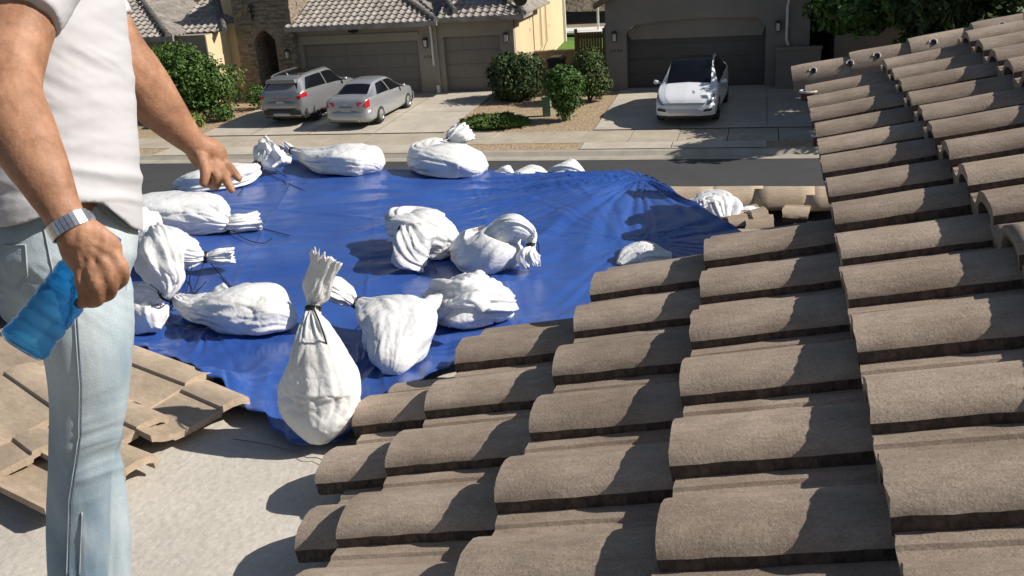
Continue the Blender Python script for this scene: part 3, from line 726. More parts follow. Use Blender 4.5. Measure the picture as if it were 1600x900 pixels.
mb = MB(); mb.prism([(-.62,1.47),(.62,1.47),(.58,1.60),(-.58,1.60)], -2.2,-1.95); mb.build('spoiler', silver2, SV, bevel=.02)
mb = MB(); mb.tube([(0,-1.6,1.70),(0,-1.68,1.78)],[.03,.008],8); mb.build('antenna', silver, SV)
mb = MB(); mb.box(-.8,.8,-2.2,2.2,.22,.32); mb.build('underbody', plastic, SV)

# ---- white electric car (nose towards us)
whitec = mat('white_car_paint', (.78,.79,.82), .25, .02, 2, coat=.7)
EV = empty('electric_car', (-2.32, 34.15, gz(34.1)+.03), pi-radians(3), label='white rounded hatchback with black glass roof parked nose to the street before the arched garage', cat='car')
ev = Car([(-2.37,.6,.36,.86,.92,.5),(-2.30,.80,.28,1.0,1.08,.62),(-2.1,.88,.25,1.08,1.22,.64),(-1.6,.94,.24,1.10,1.48,.60),(-.9,.955,.24,1.05,1.64,.60),(-.1,.955,.24,1.02,1.68,.63),(.45,.95,.24,1.0,1.61,.66),
          (.95,.94,.24,.98,1.36,.68),(1.42,.93,.24,.96,1.05,.70),(1.75,.92,.24,.88,.95,.70),(2.1,.87,.24,.74,.82,.66),(2.28,.76,.25,.62,.70,.56),(2.37,.58,.28,.5,.57,.42)])
ev.shell('body', whitec, EV, 110, [(1.42,.35,.41),(-1.42,.35,.41)])
ev.patch('windscreen', cglass, EV, lambda v: .30, lambda v: 1.40-.03*v, 7.45, 10, both=True, off=.009, ny=12)
ev.patch('glass_roof', cglass, EV, -1.5, .29, 7.6, 10, both=True, off=.009, ny=14)
ev.patch('side_window', cglass, EV, lambda v: -1.55+.45*v, -.28, 5.25, 6.85, both=True, off=.009)
ev.patch('side_window', cglass, EV, -.2, lambda v: 1.22-.62*v, 5.2, 6.85, both=True, off=.009)
for sd in (-1,1):
    ev.patch('headlight', headl, EV, 2.02, 2.31, lambda: 0, 0) if False else None
    ev.patch('headlight', headl, EV, lambda v: 2.0-.05*v, lambda v: 2.34-.02*v, 4.75, 5.6, side=sd, off=.012, ny=8)
    mirror(EV, .93, 1.0, 1.02, whitec, sd)
    for wy in (1.42,-1.42): wheel(EV, sd*.83, wy, .35, rimd, sd)
    mb = MB(); mb.prism([(sd*.56,.40),(sd*.80,.43),(sd*.82,.49),(sd*.58,.46)], 2.22,2.43); mb.build('air_slot', plastic, EV, bevel=.01)
bumper(EV, whitec, 2.27, .27, .64, .90, 1, .13)
bumper(EV, plastic, 2.30, .21, .30, .80, 1, .08, 'lower_intake')
mb = MB(); mb.prism([(-.5,.355),(.5,.355),(.54,.47),(-.54,.47)], 2.2, 2.408); mb.build('front_panel', mat('grey_panel',(.5,.51,.54),.4,.02,2), EV, bevel=.01)
mb = MB(); mb.box(-.62,.62,2.28,2.402,.62,.645); mb.build('light_bar', headl, EV, bevel=.006)
mb = MB(); mb.box(-.8,.8,-2.2,2.2,.18,.28); mb.build('underbody', plastic, EV)
mb = MB(); mb.tube([(.32,.85,1.06),(.30,.80,1.14)],[.05,.03],8); mb.build('dash_ornament', plastic, EV)

EV.scale = (1.07,1.04,1.13); SV.scale = (1.02,1.02,1.02)
# ================================================================== the roof we stand on
SLOPE, Z0 = .333, -1.0           # tiled plane: z = Z0 + SLOPE*x at the lower edge of every tile
DZ = -1.42                      # the flat deck
def plane_z(x): return Z0+SLOPE*x
tilem = None
def make_tile_mat(name, c1, c2, obr=.15, gr=1.0):
    m, t, p = nodes_mat(name); L = t.links
    tc = t.nodes.new('ShaderNodeTexCoord')
    oi = t.nodes.new('ShaderNodeObjectInfo')
    ad = t.nodes.new('ShaderNodeVectorMath'); ad.operation = 'MULTIPLY_ADD'; cx = t.nodes.new('ShaderNodeCombineXYZ')
    for i in range(3): L.new(oi.outputs['Random'], cx.inputs[i])
    L.new(cx.outputs[0], ad.inputs[0]); ad.inputs[1].default_value = (37,17,5); L.new(tc.outputs['Object'], ad.inputs[2])
    def N(scale, det, rough=.6, src=None, st=None):
        v = src or ad.outputs[0]
        if st:
            mp = t.nodes.new('ShaderNodeMapping'); mp.inputs['Scale'].default_value = st; L.new(v, mp.inputs[0]); v = mp.outputs[0]
        n = t.nodes.new('ShaderNodeTexNoise'); n.inputs['Scale'].default_value = scale; n.inputs['Detail'].default_value = det; n.inputs['Roughness'].default_value = rough
        L.new(v, n.inputs['Vector']); return n.outputs[0]
    n1 = N(4, 6); r = t.nodes.new('ShaderNodeValToRGB'); r.color_ramp.elements[0].color = (*c1,1); r.color_ramp.elements[1].color = (*c2,1)
    r.color_ramp.elements[0].position = .35; r.color_ramp.elements[1].position = .65; L.new(n1, r.inputs[0])
    out = r.outputs[0]
    def mulr(out, val, lo, hi, f0=0, f1=1):
        mr = t.nodes.new('ShaderNodeMapRange'); mr.inputs['From Min'].default_value = f0; mr.inputs['From Max'].default_value = f1
        mr.inputs['To Min'].default_value = lo; mr.inputs['To Max'].default_value = hi; L.new(val, mr.inputs['Value'])
        s = t.nodes.new('ShaderNodeVectorMath'); s.operation = 'SCALE'; L.new(out, s.inputs[0]); L.new(mr.outputs[0], s.inputs['Scale']); return s.outputs[0]
    out = mulr(out, N(230, 3, .7), .0+1-.28*gr, 1+.28*gr, .25, .75)            # sand grains
    out = mulr(out, N(60, 4, .7, st=(.35,1,1)), .86, 1.14, .3, .7)    # drag marks along the barrel
    out = mulr(out, N(14, 5, .6, st=(.3,1,1)), .88, 1.12, .3, .7)
    out = mulr(out, oi.outputs['Random'], 1-obr, 1+obr)
    # pale specks and scratches
    v = t.nodes.new('ShaderNodeTexVoronoi'); v.inputs['Scale'].default_value = 95; L.new(ad.outputs[0], v.inputs['Vector'])
    lt = t.nodes.new('ShaderNodeMath'); lt.operation = 'LESS_THAN'; lt.inputs[1].default_value = .12; L.new(v.outputs['Distance'], lt.inputs[0])
    gt = t.nodes.new('ShaderNodeMath'); gt.operation = 'GREATER_THAN'; gt.inputs[1].default_value = .54; L.new(N(30, 2), gt.inputs[0])
    ml = t.nodes.new('ShaderNodeMath'); ml.operation = 'MULTIPLY'; L.new(lt.outputs[0], ml.inputs[0]); L.new(gt.outputs[0], ml.inputs[1])
    m2 = t.nodes.new('ShaderNodeMath'); m2.operation = 'MULTIPLY'; m2.inputs[1].default_value = .5; L.new(ml.outputs[0], m2.inputs[0])
    mx = t.nodes.new('ShaderNodeMix'); mx.data_type = 'RGBA'; L.new(m2.outputs[0], mx.inputs['Factor']); L.new(out, mx.inputs['A']); mx.inputs['B'].default_value = (.42,.38,.33,1)
    L.new(mx.outputs['Result'], p.inputs['Base Color']); p.inputs['Roughness'].default_value = .9; p.inputs['Specular IOR Level'].default_value = .25
    b = t.nodes.new('ShaderNodeBump'); b.inputs['Strength'].default_value = .55*gr; b.inputs['Distance'].default_value = .004; L.new(N(120, 6, .75), b.inputs['Height'])
    b2 = t.nodes.new('ShaderNodeBump'); b2.inputs['Strength'].default_value = .5*gr; b2.inputs['Distance'].default_value = .006; L.new(N(26, 4, .6, st=(.35,1,1)), b2.inputs['Height']); L.new(b.outputs[0], b2.inputs['Normal'])
    L.new(b2.outputs[0], p.inputs['Normal']); return m
tilem = make_tile_mat('concrete_tile', (.265,.205,.155), (.375,.300,.235))
tilep = make_tile_mat('concrete_tile_pale', (.36,.28,.20), (.45,.355,.26), gr=.5)
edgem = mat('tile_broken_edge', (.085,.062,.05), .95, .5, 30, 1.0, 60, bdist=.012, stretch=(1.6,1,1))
TL, TW = .425, .345
SEC2 = [(0,.010),(0.0,.030),(.006,.038),(.03,.047),(.065,.050),(.095,.047),(.106,.044),(.110,.034),(.14,.032),(.19,.024),(.24,.019),(.275,.019),(.279,.025),(.30,.028),(.32,.034),(.336,.042),(.345,.044)]
# section across a tile: (y, z) from the near edge over the barrel to the flat pan
SEC = [(0,.000),(0.0,.033),(.005,.043),(.018,.055),(.045,.065),(.085,.070),(.12,.067),(.152,.057),(.18,.041),(.198,.024),(.21,.010),(.222,.004),(.26,.003),(.266,.010),(.29,.010),(.306,.009),(.345,.003)]
def tile_mesh(name, seed, m=None, L=TL, ragged=.0035, thick=.034, flat=1.0, SEC=SEC):
    rnd = random.Random(seed); nx = 14; V = []; n = len(SEC)
    xs_ = [L*i/nx for i in range(nx+1)]
    for i, x in enumerate(xs_):
        for j, (y, z) in enumerate(SEC):
            z = z*flat
            wob = ragged*noise.noise(Vector((x*18, seed*7.1, 0))) if j < 2 else 0
            xx = x
            if i in (0, nx): xx += ragged*1.1*noise.noise(Vector((y*40, seed*3.3, i)))+.004*max(0, noise.noise(Vector((y*22, seed*9.1, i)))-.25)*(1 if i == 0 else -1)*3
            w2 = .0012*noise.noise(Vector((x*6, y*9, seed)))
            V.append((xx, y+wob*1.2+w2*.5, z+(wob if j == 0 else 0)+w2))
    top = len(V)
    for i, x in enumerate(xs_):
        for j, (y, z) in enumerate(SEC):
            z = z*flat
            ny_ = min(max(y, .016), TW); dz = thick*(.9 if .02 < y < .19 else .8)
            if i <= 1 and y > .195 and SEC is not SEC2 and m is None: dz = .056   # weather bar under the pan's lower end
            V.append((x if 0 < i < nx else x+(.0005 if i == 0 else -.0005), ny_, z-dz if j > 0 else z-.012))
    F = []; MI = []
    for i in range(nx):
        for j in range(n-1):
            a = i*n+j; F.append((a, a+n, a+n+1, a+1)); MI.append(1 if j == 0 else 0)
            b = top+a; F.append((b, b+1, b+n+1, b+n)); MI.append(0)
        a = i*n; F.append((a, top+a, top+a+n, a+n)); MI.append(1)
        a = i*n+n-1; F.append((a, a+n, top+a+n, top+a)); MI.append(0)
    for j in range(n-1):
        F.append((j, j+1, top+j+1, top+j)); MI.append(0)
        a = nx*n+j; F.append((a, top+a, top+a+1, a+1)); MI.append(0)
    me = bpy.data.meshes.new(name); me.from_pydata(V, [], F); me.materials.append(m or tilem); me.materials.append(edgem)
    me.polygons.foreach_set('material_index', MI); me.update()
    me.polygons.foreach_set('use_smooth', [f != 1 for f in MI]); 
    bm = bmesh.new(); bm.from_mesh(me); bmesh.ops.recalc_face_normals(bm, faces=bm.faces)
    for e in bm.edges:
        if len(e.link_faces) == 2 and e.calc_face_angle(0) > .75: e.smooth = False
    bm.to_mesh(me); bm.free(); return me
TM = [tile_mesh('roof_tile', i, ragged=.0045) for i in range(10)]
RF = empty('tiled_roof', (0,3,-1.3), label='brown concrete barrel-tile roof slope filling the right half of the picture', cat='roof')
inc = math.atan(SLOPE-.060/.365)
tl = []
YR0 = 3.15
courses = []   # (x of the lower edge, y offset, y max)
DXC = .365
courses = [(.215,-.03,5.45),(-.155,-.025,3.16),(-.52,-.025,3.14),(-.90,-.02,3.0),(-1.13,.0,2.70)]
for k in range(1, 9): courses.append((.215+.36*k, [-.03,-.04,-.035,-.045,-.03,-.04,-.04,-.03][k-1], 5.45))
rnd = random.Random(4)
for ci, (xc, yo, ym) in enumerate(courses):
    k = -2
    while True:
        y = 1.40+yo+.3045*k; k += 1
        if y > ym-.16: break
        if y < .75 or (ci == 4 and y < 1.6): continue
        Pm = Vector((xc+.18, y+.12, plane_z(xc+.18)))
        d = Pm.dot(CF)
        vis = d > .3 and abs(Pm.dot(CR)/d) < .60 and abs(Pm.dot(CU)/d) < .36
        tl.append((vis, d, xc, y, ci))
vt = sorted([q for q in tl if q[0]], key=lambda q: q[1])[:100]
vs_ = set((q[2], q[3]) for q in vt)
rest = MB(); resti = []
for vis, d, xc, y, ci in tl:
    x = xc+rnd.uniform(-.006,.006); yy = y+rnd.uniform(-.004,.004); me = TM[rnd.randint(0,9)]
    mw = Matrix.Translation((x, yy, plane_z(xc)+rnd.uniform(-.002,.003))) @ Matrix.Rotation(-inc+rnd.uniform(-.006,.006), 4, 'Y') @ Matrix.Rotation(rnd.uniform(-.006,.006), 4, 'Z') @ Matrix.Rotation(rnd.uniform(-.008,.008), 4, 'X')
    if ci == 4: mw = Matrix.Translation((x+(.10 if y < 1.9 else .02 if y < 2.2 else 0), yy, plane_z(xc)+(.012 if y < 1.9 else 0))) @ Matrix.Rotation(-inc, 4, 'Y')
    if (xc, y) in vs_:
        o = bpy.data.objects.new('roof_tile', me); COL.objects.link(o); o.matrix_world = mw; o.parent = RF; o.matrix_parent_inverse = Matrix.Translation(-RF.location)
    else:
        rest.add([mw @ v.co for v in me.vertices], [tuple(p.vertices) for p in me.polygons]); resti += [p.material_index for p in me.polygons]
if rest.V:
    rest.I = resti; o = rest.build('roof_tile', [tilem, edgem], RF, True, kind='stuff'); sub(o, RF)
# deck boards under the tiles (dark underlay), stepped like the tile field
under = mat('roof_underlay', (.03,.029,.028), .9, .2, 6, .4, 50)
mb = MB()
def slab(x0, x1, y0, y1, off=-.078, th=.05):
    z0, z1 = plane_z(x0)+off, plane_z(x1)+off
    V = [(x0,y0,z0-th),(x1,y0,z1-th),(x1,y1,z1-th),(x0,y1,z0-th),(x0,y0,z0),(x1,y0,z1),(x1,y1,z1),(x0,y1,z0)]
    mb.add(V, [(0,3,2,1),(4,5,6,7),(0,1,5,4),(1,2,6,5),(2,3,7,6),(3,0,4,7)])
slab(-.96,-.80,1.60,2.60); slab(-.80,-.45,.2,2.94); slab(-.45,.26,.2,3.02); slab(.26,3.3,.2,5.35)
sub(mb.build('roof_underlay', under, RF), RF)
# far rake: barrel tiles laid along the slope, with black discs painted as the shade inside fixing holes
rt = []
RK = [(1240,132),(1330,111),(1422,90),(1520,66),(1612,44),(1705,20)]
for i in range(5):
    pk = atY(*RK[i], 5.62); pn = atY(*RK[i+1], 5.62); x0, y, z = pk; rs = (pn.z-pk.z)/(pn.x-pk.x)
    n = 18; V = []; F = []; nx = 8
    for a in range(nx+1):
        x = .46*a/nx; rr = .098-.016*(a/nx)
        if a == 0: rr = .095
        for k in range(n+1):
            t = -.25+(pi+.5)*k/n; V.append((x, -cos(t)*rr, sin(t)*rr*1.05))
    m0 = len(V)
    for a in range(nx+1):
        x = .46*a/nx; rr = .078-.016*(a/nx)
        for k in range(n+1):
            t = -.25+(pi+.5)*k/n; V.append((x, -cos(t)*rr, sin(t)*rr*1.05))
    w1 = n+1
    for a in range(nx):
        for k in range(n):
            q = a*w1+k; F.append((q, q+w1, q+w1+1, q+1)); q += m0; F.append((q, q+1, q+w1+1, q+w1))
    for k in range(n): F.append((k, k+1, m0+k+1, m0+k)); q = nx*w1+k; F.append((q, m0+q, m0+q+1, q+1))
    for a in range(nx): q = a*w1; F.append((q, m0+q, m0+q+w1, q+w1)); q += n; F.append((q, q+w1, m0+q+w1, m0+q))
    o = mobj('rake_tile', V, F, tilem, RF, True)
    bm = bmesh.new(); bm.from_mesh(o.data); bmesh.ops.recalc_face_normals(bm, faces=bm.faces)
    for e in bm.edges:
        if len(e.link_faces) == 2 and e.calc_face_angle(0) > .75: e.smooth = False
    bm.to_mesh(o.data); bm.free()
    o.location = (x0, y, z); o.rotation_euler = (0, -math.atan(rs)+.035, radians(rnd.uniform(-1.5,1.5))); sub(o, RF)
    for hx in ((.11,.30) if i in (0,2) else (.13,)):
        t = radians(42); rr = .093; c = Vector((hx, -cos(t)*rr, sin(t)*rr)); nn = Vector((0,-cos(t),sin(t)))
        h = MB(); h.tube([c, c+nn*.004], .016, 14); hole = h.build('hole_shade_disc', blackm, o)
        a = Vector((1,0,0)); b = nn.cross(a); pts = [c+nn*.005+a*.018*cos(q)+b*.018*sin(q) for q in [(-.6+3.6*j/12) for j in range(13)]]
        h = MB(); h.tube(pts, .004, 6); h.build('hole_rim', mat('pale_mortar',(.55,.52,.48),.9,.1,20), o)
# lumps of old foam adhesive at the open eave
foam = mat('foam_adhesive', (.085,.03,.018), .9, .4, 30, .6, 50)
for px_, py_ in ((1263,147),(1284,216)):
    p = atY(px_, py_, 5.05 if py_ < 180 else 4.35); x, y, z = p
    pts = [(x+.040*cos(a)+.0, y+.036*sin(a), z+.014) for a in [2*pi*j/14 for j in range(15)]]
    h = MB(); h.tube([(x,y,z-.03),(x,y,z+.008)], .036, 14); o = sub(h.build('foam_adhesive', foam, RF), RF)
    h = MB(); h.tube(pts, .006, 6); h.build('foam_rim', mat('pale_mortar',(.55,.52,.48),.9,.1,20), o)

# ------------------------------------------------------------------ the building below us, its deck
HB = empty('own_house', (-1,3,SZ), label='house with pale flat roof deck that carries the tarp and the tile slope', cat='house')
deckm = mat('deck_coating', (.50,.46,.40), .92, .10, 2.2, .5, 45, bdist=.006, speck=(70,.22), objrand=0)
mb = MB(); N1, N2 = 60, 40; V = []; F = []
for j in range(N2+1):
    for i in range(N1+1):
        x = -6+6.9*i/N1; y = .2+3.6*j/N2; V.append((x, y, min(DZ-.008+.008*noise.noise(Vector((x*1.1,y*1.1,0))), -1.415-.048*max(0,y-2.4)-.022-.03*max(0,min(1,(y-2.6)*1.5)))))
for j in range(N2):
    for i in range(N1): q = j*(N1+1)+i; F.append((q, q+1, q+N1+2, q+N1+1))
dk_ = mobj('roof_deck', V, F, deckm, HB, True); sub(dk_, HB)
mb = MB(); mb.box(-5.9,.45,.25,6.2, SZ,-1.95); mb.box(.5,3.6,.25,5.5, SZ,-1.2); mb.box(-5.9,.4,.25,3.7,-1.95,-1.62); sub(mb.build('wall', stucco, HB), HB)
# crack lines in the coating
for sx, sy, n_, dx, dy in ((-1.55,2.34,16,.045,-.012),(-2.02,2.2,7,.04,.012),(-2.1,1.8,6,.04,-.02)):
    pts = [(sx+dx*i+random.uniform(-.01,.01), sy+dy*i+random.uniform(-.012,.012), DZ-.004) for i in range(n_)]
    ck = MB(); ck.tube(pts, .0016, 4); sub(ck.build('crack', mat('crack_dark',(.1,.08,.06),.9), HB), HB)
# lower gable beyond the tarp: ridge row and slope with broken tiles
LR = empty('lower_roof', (-.1,7.2,-2.2), label='sunlit lower roof with a row of tan ridge tiles, its front slope broken up', cat='roof')
for i in range(5):
    x0 = -1.12+i*.36; rnd.seed(i)
    V = []; F = []; n = 14; nx = 4
    for sft in (0, .02):
        for a in range(nx+1):
            for k in range(n+1):
                t = pi*k/n; rr = (.155-sft)*(1-.10*(a/nx)); V.append((.42*a/nx, -cos(t)*rr*1.15, sin(t)*rr*.85))
    w1 = n+1; m0 = (nx+1)*w1
    for a in range(nx):
        for k in range(n):
            q = a*w1+k; F.append((q, q+w1, q+w1+1, q+1)); q += m0; F.append((q, q+1, q+w1+1, q+w1))
    for k in range(n): F.append((k, k+1, m0+k+1, m0+k)); q = nx*w1+k; F.append((q, m0+q, m0+q+1, q+1))
    for a in range(nx): q = a*w1; F.append((q, m0+q, m0+q+w1, q+w1)); q += n; F.append((q, q+w1, m0+q+w1, m0+q))
    o = mobj('ridge_tile', V, F, tilep, LR); bm = bmesh.new(); bm.from_mesh(o.data); bmesh.ops.recalc_face_normals(bm, faces=bm.faces); bm.to_mesh(o.data); bm.free()
    for pl_ in o.data.polygons: pl_.use_smooth = len(pl_.vertices) == 4
    o.location = (x0, 7.15, -2.06); o.rotation_euler = (0, -.035, radians(rnd.uniform(-1.2,1.2))); sub(o, LR)
mb = MB(); mb.prism([(-6,-2.5),(1.6,-2.5),(1.6,-2.4),(-6,-2.4)], 6.2, 8.6)
V = [(-6,5.9,-2.30),(1.6,5.9,-2.30),(1.6,7.15,-2.10),(-6,7.15,-2.10),(-6,8.7,-2.5),(1.6,8.7,-2.5)]
mb.add(V, [(0,1,2,3),(3,2,5,4)]); sub(mb.build('roof_underlay', under, LR), LR)
mb = MB(); mb.box(-5.8,1.4,6.25,8.3, SZ,-2.5); sub(mb.build('wall', stucco, LR), LR)
LT = [tile_mesh('loose_tile', 20+i, tilep) for i in range(3)]
BT = 'broken tiles heaped on the lower roof slope'
spots = [(1165,356,.13,.75,'broken tan tile lying against the right side of the draped white bag'),(1205,347,.11,.9,'short reddish broken tile in the middle of the heap on the lower roof'),
         (1245,340,.17,.5,'rightmost broken tan tile of the heap, tucked against the tile slope'),(1135,362,.12,1.2,'small tile fragment directly under the draped white bag'),(1190,363,.18,.6,'flat broken tile at the front of the heap, just behind the tile slope')]
pr = None
for i, (px_, py_, L_, a, lb) in enumerate(spots):
    me = tile_mesh('broken_tile', 40+i, tilep, L=L_, ragged=.012)
    p = atz(px_, py_, -2.03-.0*i); o = bpy.data.objects.new('broken_tile', me); COL.objects.link(o)
    o.location = (p.x-.1, p.y, p.z-.03); o.rotation_euler = (radians(rnd.uniform(4,14)), radians(rnd.uniform(-14,4)), a-.6); setp(o, lb, 'roof tile', BT)

# ------------------------------------------------------------------ loose tiles stacked on the deck at the left
def lay(px_, py_, z, head, label, me=None, tilt=0, roll_=0, L_=None):
    """tile whose lower near corner sits at the photo point (px,py) on height z, barrel axis pointing along heading"""
    p = atz(px_, py_, z); o = bpy.data.objects.new('loose_tile', me or LT[rnd.randint(0,2)]); COL.objects.link(o)
    o.matrix_world = Matrix.Translation(p) @ Matrix.Rotation(head, 4, 'Z') @ Matrix.Rotation(tilt, 4, 'Y') @ Matrix.Rotation(roll_, 4, 'X')
    return setp(o, label, 'roof tile', 'loose roof tiles lying on the deck')
L_ = [ (335,597,-1.395,156,'loose tan tile with broad curved end, uppermost beside the man\'s knees'),
       (266,664,-1.395,156,'loose tan tile at the near side of the pile, touching the man\'s shins'),
       (394,636,-1.405,152,'loose tan tile lowest and rightmost of the pile, half tucked under the tarp edge'),
       (250,728,-1.41,158,'loose tile mostly hidden, its blunt corner poking out below the pile'),
       (150,640,-1.36,150,'loose tan tile of the far left pile crossing behind the man\'s knees'),
       (112,705,-1.39,150,'long tan tile at the left edge nearest the camera, dark gap above it'),
       (118,560,-1.40,150,'loose tan tile at the left edge just below the tarp, behind the bottle') ]
for px_, py_, z, hd, lb in L_:
    lay(px_, py_, z, radians(hd), lb, me=tile_mesh('loose_tile', int(px_), tilep, L=.46, ragged=.005, thick=.026, SEC=SEC2), tilt=radians(rnd.uniform(-1,2.0)), roll_=radians(rnd.uniform(-2,2)))
# ================================================================== blue tarp
def tz0(x, y):
    z = -1.415-.048*max(0, y-2.4)
    z += .018*noise.noise(Vector((x*.9+3, y*.8, 0)))*min(1, max(0,(y-2.6)))
    return z
def at_h(px_, py_, h, zf=tz0):
    p = atz(px_, py_, -1.5)
    for _ in range(8): p = atz(px_, py_, zf(p.x, p.y)+h)
    return p
near = [(-250,470),(0,492),(150,520),(207,541),(270,562),(330,592),(400,640),(455,694),(530,690),(600,632),(700,575),(820,530),(930,485),(1080,430),(1230,400)]
far =  [(-250,345),(60,335),(150,328),(215,318),(290,284),(345,268),(400,256),(448,243),(520,258),(600,264),(700,263),(800,268),(915,281),(1003,279),(1150,358)]
nzs =  [0,.05,.06,.055,.06,.055,.03,.004,.004,.02,.02,.02,.02,.02,.02]
nearP = [list(at_h(a, b, c)) for (a, b), c in zip(near, nzs)]; farP = [list(at_h(a, b, .0)) for a, b in far]
NU, NV = 420, 190
fa = lambda px_, py_: atz(px_, py_, -1.56).xy
AP = [(fa(1003,281), 2.0, .042, 36, 1.0), (fa(868,268), 1.0, .016, 40, 0), (fa(985,395), 1.3, .012, 30, 0), (fa(470,250), .6, .008, 30, 0), (atz(600,560,-1.45).xy, .6, .018, 18, 0), (atz(330,500,-1.42).xy, .45, .016, 20, 0)]
def ridge1(t): return 1-abs(2*(t % 1)-1)
V = []; F = []
for j in range(NV+1):
    v = j/NV
    for i in range(NU+1):
        u = i/NU*(len(near)-1); a = Vector(cr(nearP, u)); b = Vector(cr(farP, u))
        vv = v
        p = a.lerp(b, min(vv/.96, 1)); un = i/NU
        e = max(0, 1-vv/.08); hz = (a.z-tz0(a.x,a.y))*(e*e*(3-2*e))
        z = tz0(p.x, p.y)+hz+.002
        for (c, ln, amp, fr, sk) in AP:
            d = Vector((p.x-c.x, p.y-c.y)); L = d.length
            if L < 3*ln:
                th = atan2(d.y, d.x); wv = noise.noise(Vector((th*fr/6.28, L*.7, fr)))
                z += amp*exp(-(L/ln)**1.3)*min(1, L/.12)*(ridge1(th*fr/6.28+wv*1.3)-.5)*(.55+.9*noise.noise(Vector((th*5, fr, 2))))
        # long soft creases, two crossing fold lines of the packed sheet
        for k, (nx_, ny_, c0) in enumerate(((.86,.5,-.35),(.92,-.38,-3.05),(.2,.98,5.35),(.25,.97,4.35))):
            d = p.x*nx_+p.y*ny_-c0; z += .0045*exp(-(d/.012)**2)+.006*exp(-(d/.12)**2)*noise.noise(Vector((p.x*2,p.y*2,k)))
        z += .007*noise.noise(Vector((p.x*3.1, p.y*2.4, 5)))+.003*noise.noise(Vector((p.x*9, p.y*7, 9)))
        r_ = noise.ridged_multi_fractal(Vector((p.x*1.6+8, p.y*1.3, 2)), 1, 2.1, 3, 1, 2); z += .004*(r_-1)
        hem = max(0, 1-v/.30)*exp(-((un-.38)/.17)**2)
        if hem > .01:   # layered, bunched sheet near the front edge
            z += .045*hem*max(0, noise.ridged_multi_fractal(Vector((p.x*2.2+p.y*1.2, p.y*1.4-p.x*1.2, 4)), 1, 2.1, 3, 1, 2)-1.0)
        for gq in ((p.x*.94+p.y*.34) % .62, (p.y*.94-p.x*.34) % .62): z += .0034*exp(-((gq-.31)/.010)**2)
        if v < .10:   # crumpled hem at the near edge
            k = 1-v/.10; z += .020*k*abs(noise.noise(Vector((u*2.2, v*14, 1)))); 
            p.x += .02*k*noise.noise(Vector((u*3, 4, 0))); p.y += .03*k*noise.noise(Vector((u*2.6, 7, 0)))
        if un > .74 and v > .3:   # the sheet lifts over the lower gable at the right
            k = min(1,(un-.74)/.12)*min(1,(v-.3)/.4); z += .05*k*sin(pi*min(1,(un-.74)/.26))
        if vv > .96:      # hangs over the far eave
            k = (vv-.96)/.04; z -= .5*k; p.y += .05*k
        V.append((p.x, p.y, z))
for j in range(NV):
    for i in range(NU): q = j*(NU+1)+i; F.append((q, q+1, q+NU+2, q+NU+1))
tarpm, tt, pp = nodes_mat('blue_tarp'); LL = tt.links
tc = tt.nodes.new('ShaderNodeTexCoord'); n1 = tt.nodes.new('ShaderNodeTexNoise'); n1.inputs['Scale'].default_value = 1.6; n1.inputs['Detail'].default_value = 8; LL.new(tc.outputs['Object'], n1.inputs[0])
rp = tt.nodes.new('ShaderNodeValToRGB'); rp.color_ramp.elements[0].color = (.024,.072,.29,1); rp.color_ramp.elements[1].color = (.036,.102,.37,1); rp.color_ramp.elements[0].position = .35; rp.color_ramp.elements[1].position = .7
LL.new(n1.outputs[0], rp.inputs[0])
mp = tt.nodes.new('ShaderNodeMapping'); mp.inputs['Rotation'].default_value = (0,0,.5); mp.inputs['Scale'].default_value = (.5,5,1); LL.new(tc.outputs['Object'], mp.inputs[0])
n2 = tt.nodes.new('ShaderNodeTexNoise'); n2.inputs['Scale'].default_value = 1.5; n2.inputs['Detail'].default_value = 6; LL.new(mp.outputs[0], n2.inputs[0])
mr = tt.nodes.new('ShaderNodeMapRange'); mr.inputs['From Min'].default_value = .56; mr.inputs['From Max'].default_value = .8; mr.inputs['To Max'].default_value = .35; LL.new(n2.outputs[0], mr.inputs[0])
mx = tt.nodes.new('ShaderNodeMix'); mx.data_type = 'RGBA'; LL.new(mr.outputs[0], mx.inputs['Factor']); LL.new(rp.outputs[0], mx.inputs['A']); mx.inputs['B'].default_value = (.10,.15,.33,1)   # dusty drag streaks
LL.new(mx.outputs['Result'], pp.inputs['Base Color']); pp.inputs['Roughness'].default_value = .29; pp.inputs['Specular IOR Level'].default_value = .45
wv = tt.nodes.new('ShaderNodeTexNoise'); wv.inputs['Scale'].default_value = 22; wv.inputs['Detail'].default_value = 5; LL.new(tc.outputs['Object'], wv.inputs[0])
bp = tt.nodes.new('ShaderNodeBump'); bp.inputs['Strength'].default_value = .35; bp.inputs['Distance'].default_value = .006; LL.new(wv.outputs[0], bp.inputs['Height']); LL.new(bp.outputs[0], pp.inputs['Normal'])
TP = mobj('tarp', V, F, tarpm, None, True, label='big blue plastic tarp spread over the roof and weighted with white sandbags', cat='tarp')
bm = bmesh.new(); bm.from_mesh(TP.data); bmesh.ops.solidify(bm, geom=bm.faces[:], thickness=.003); bm.to_mesh(TP.data); bm.free()

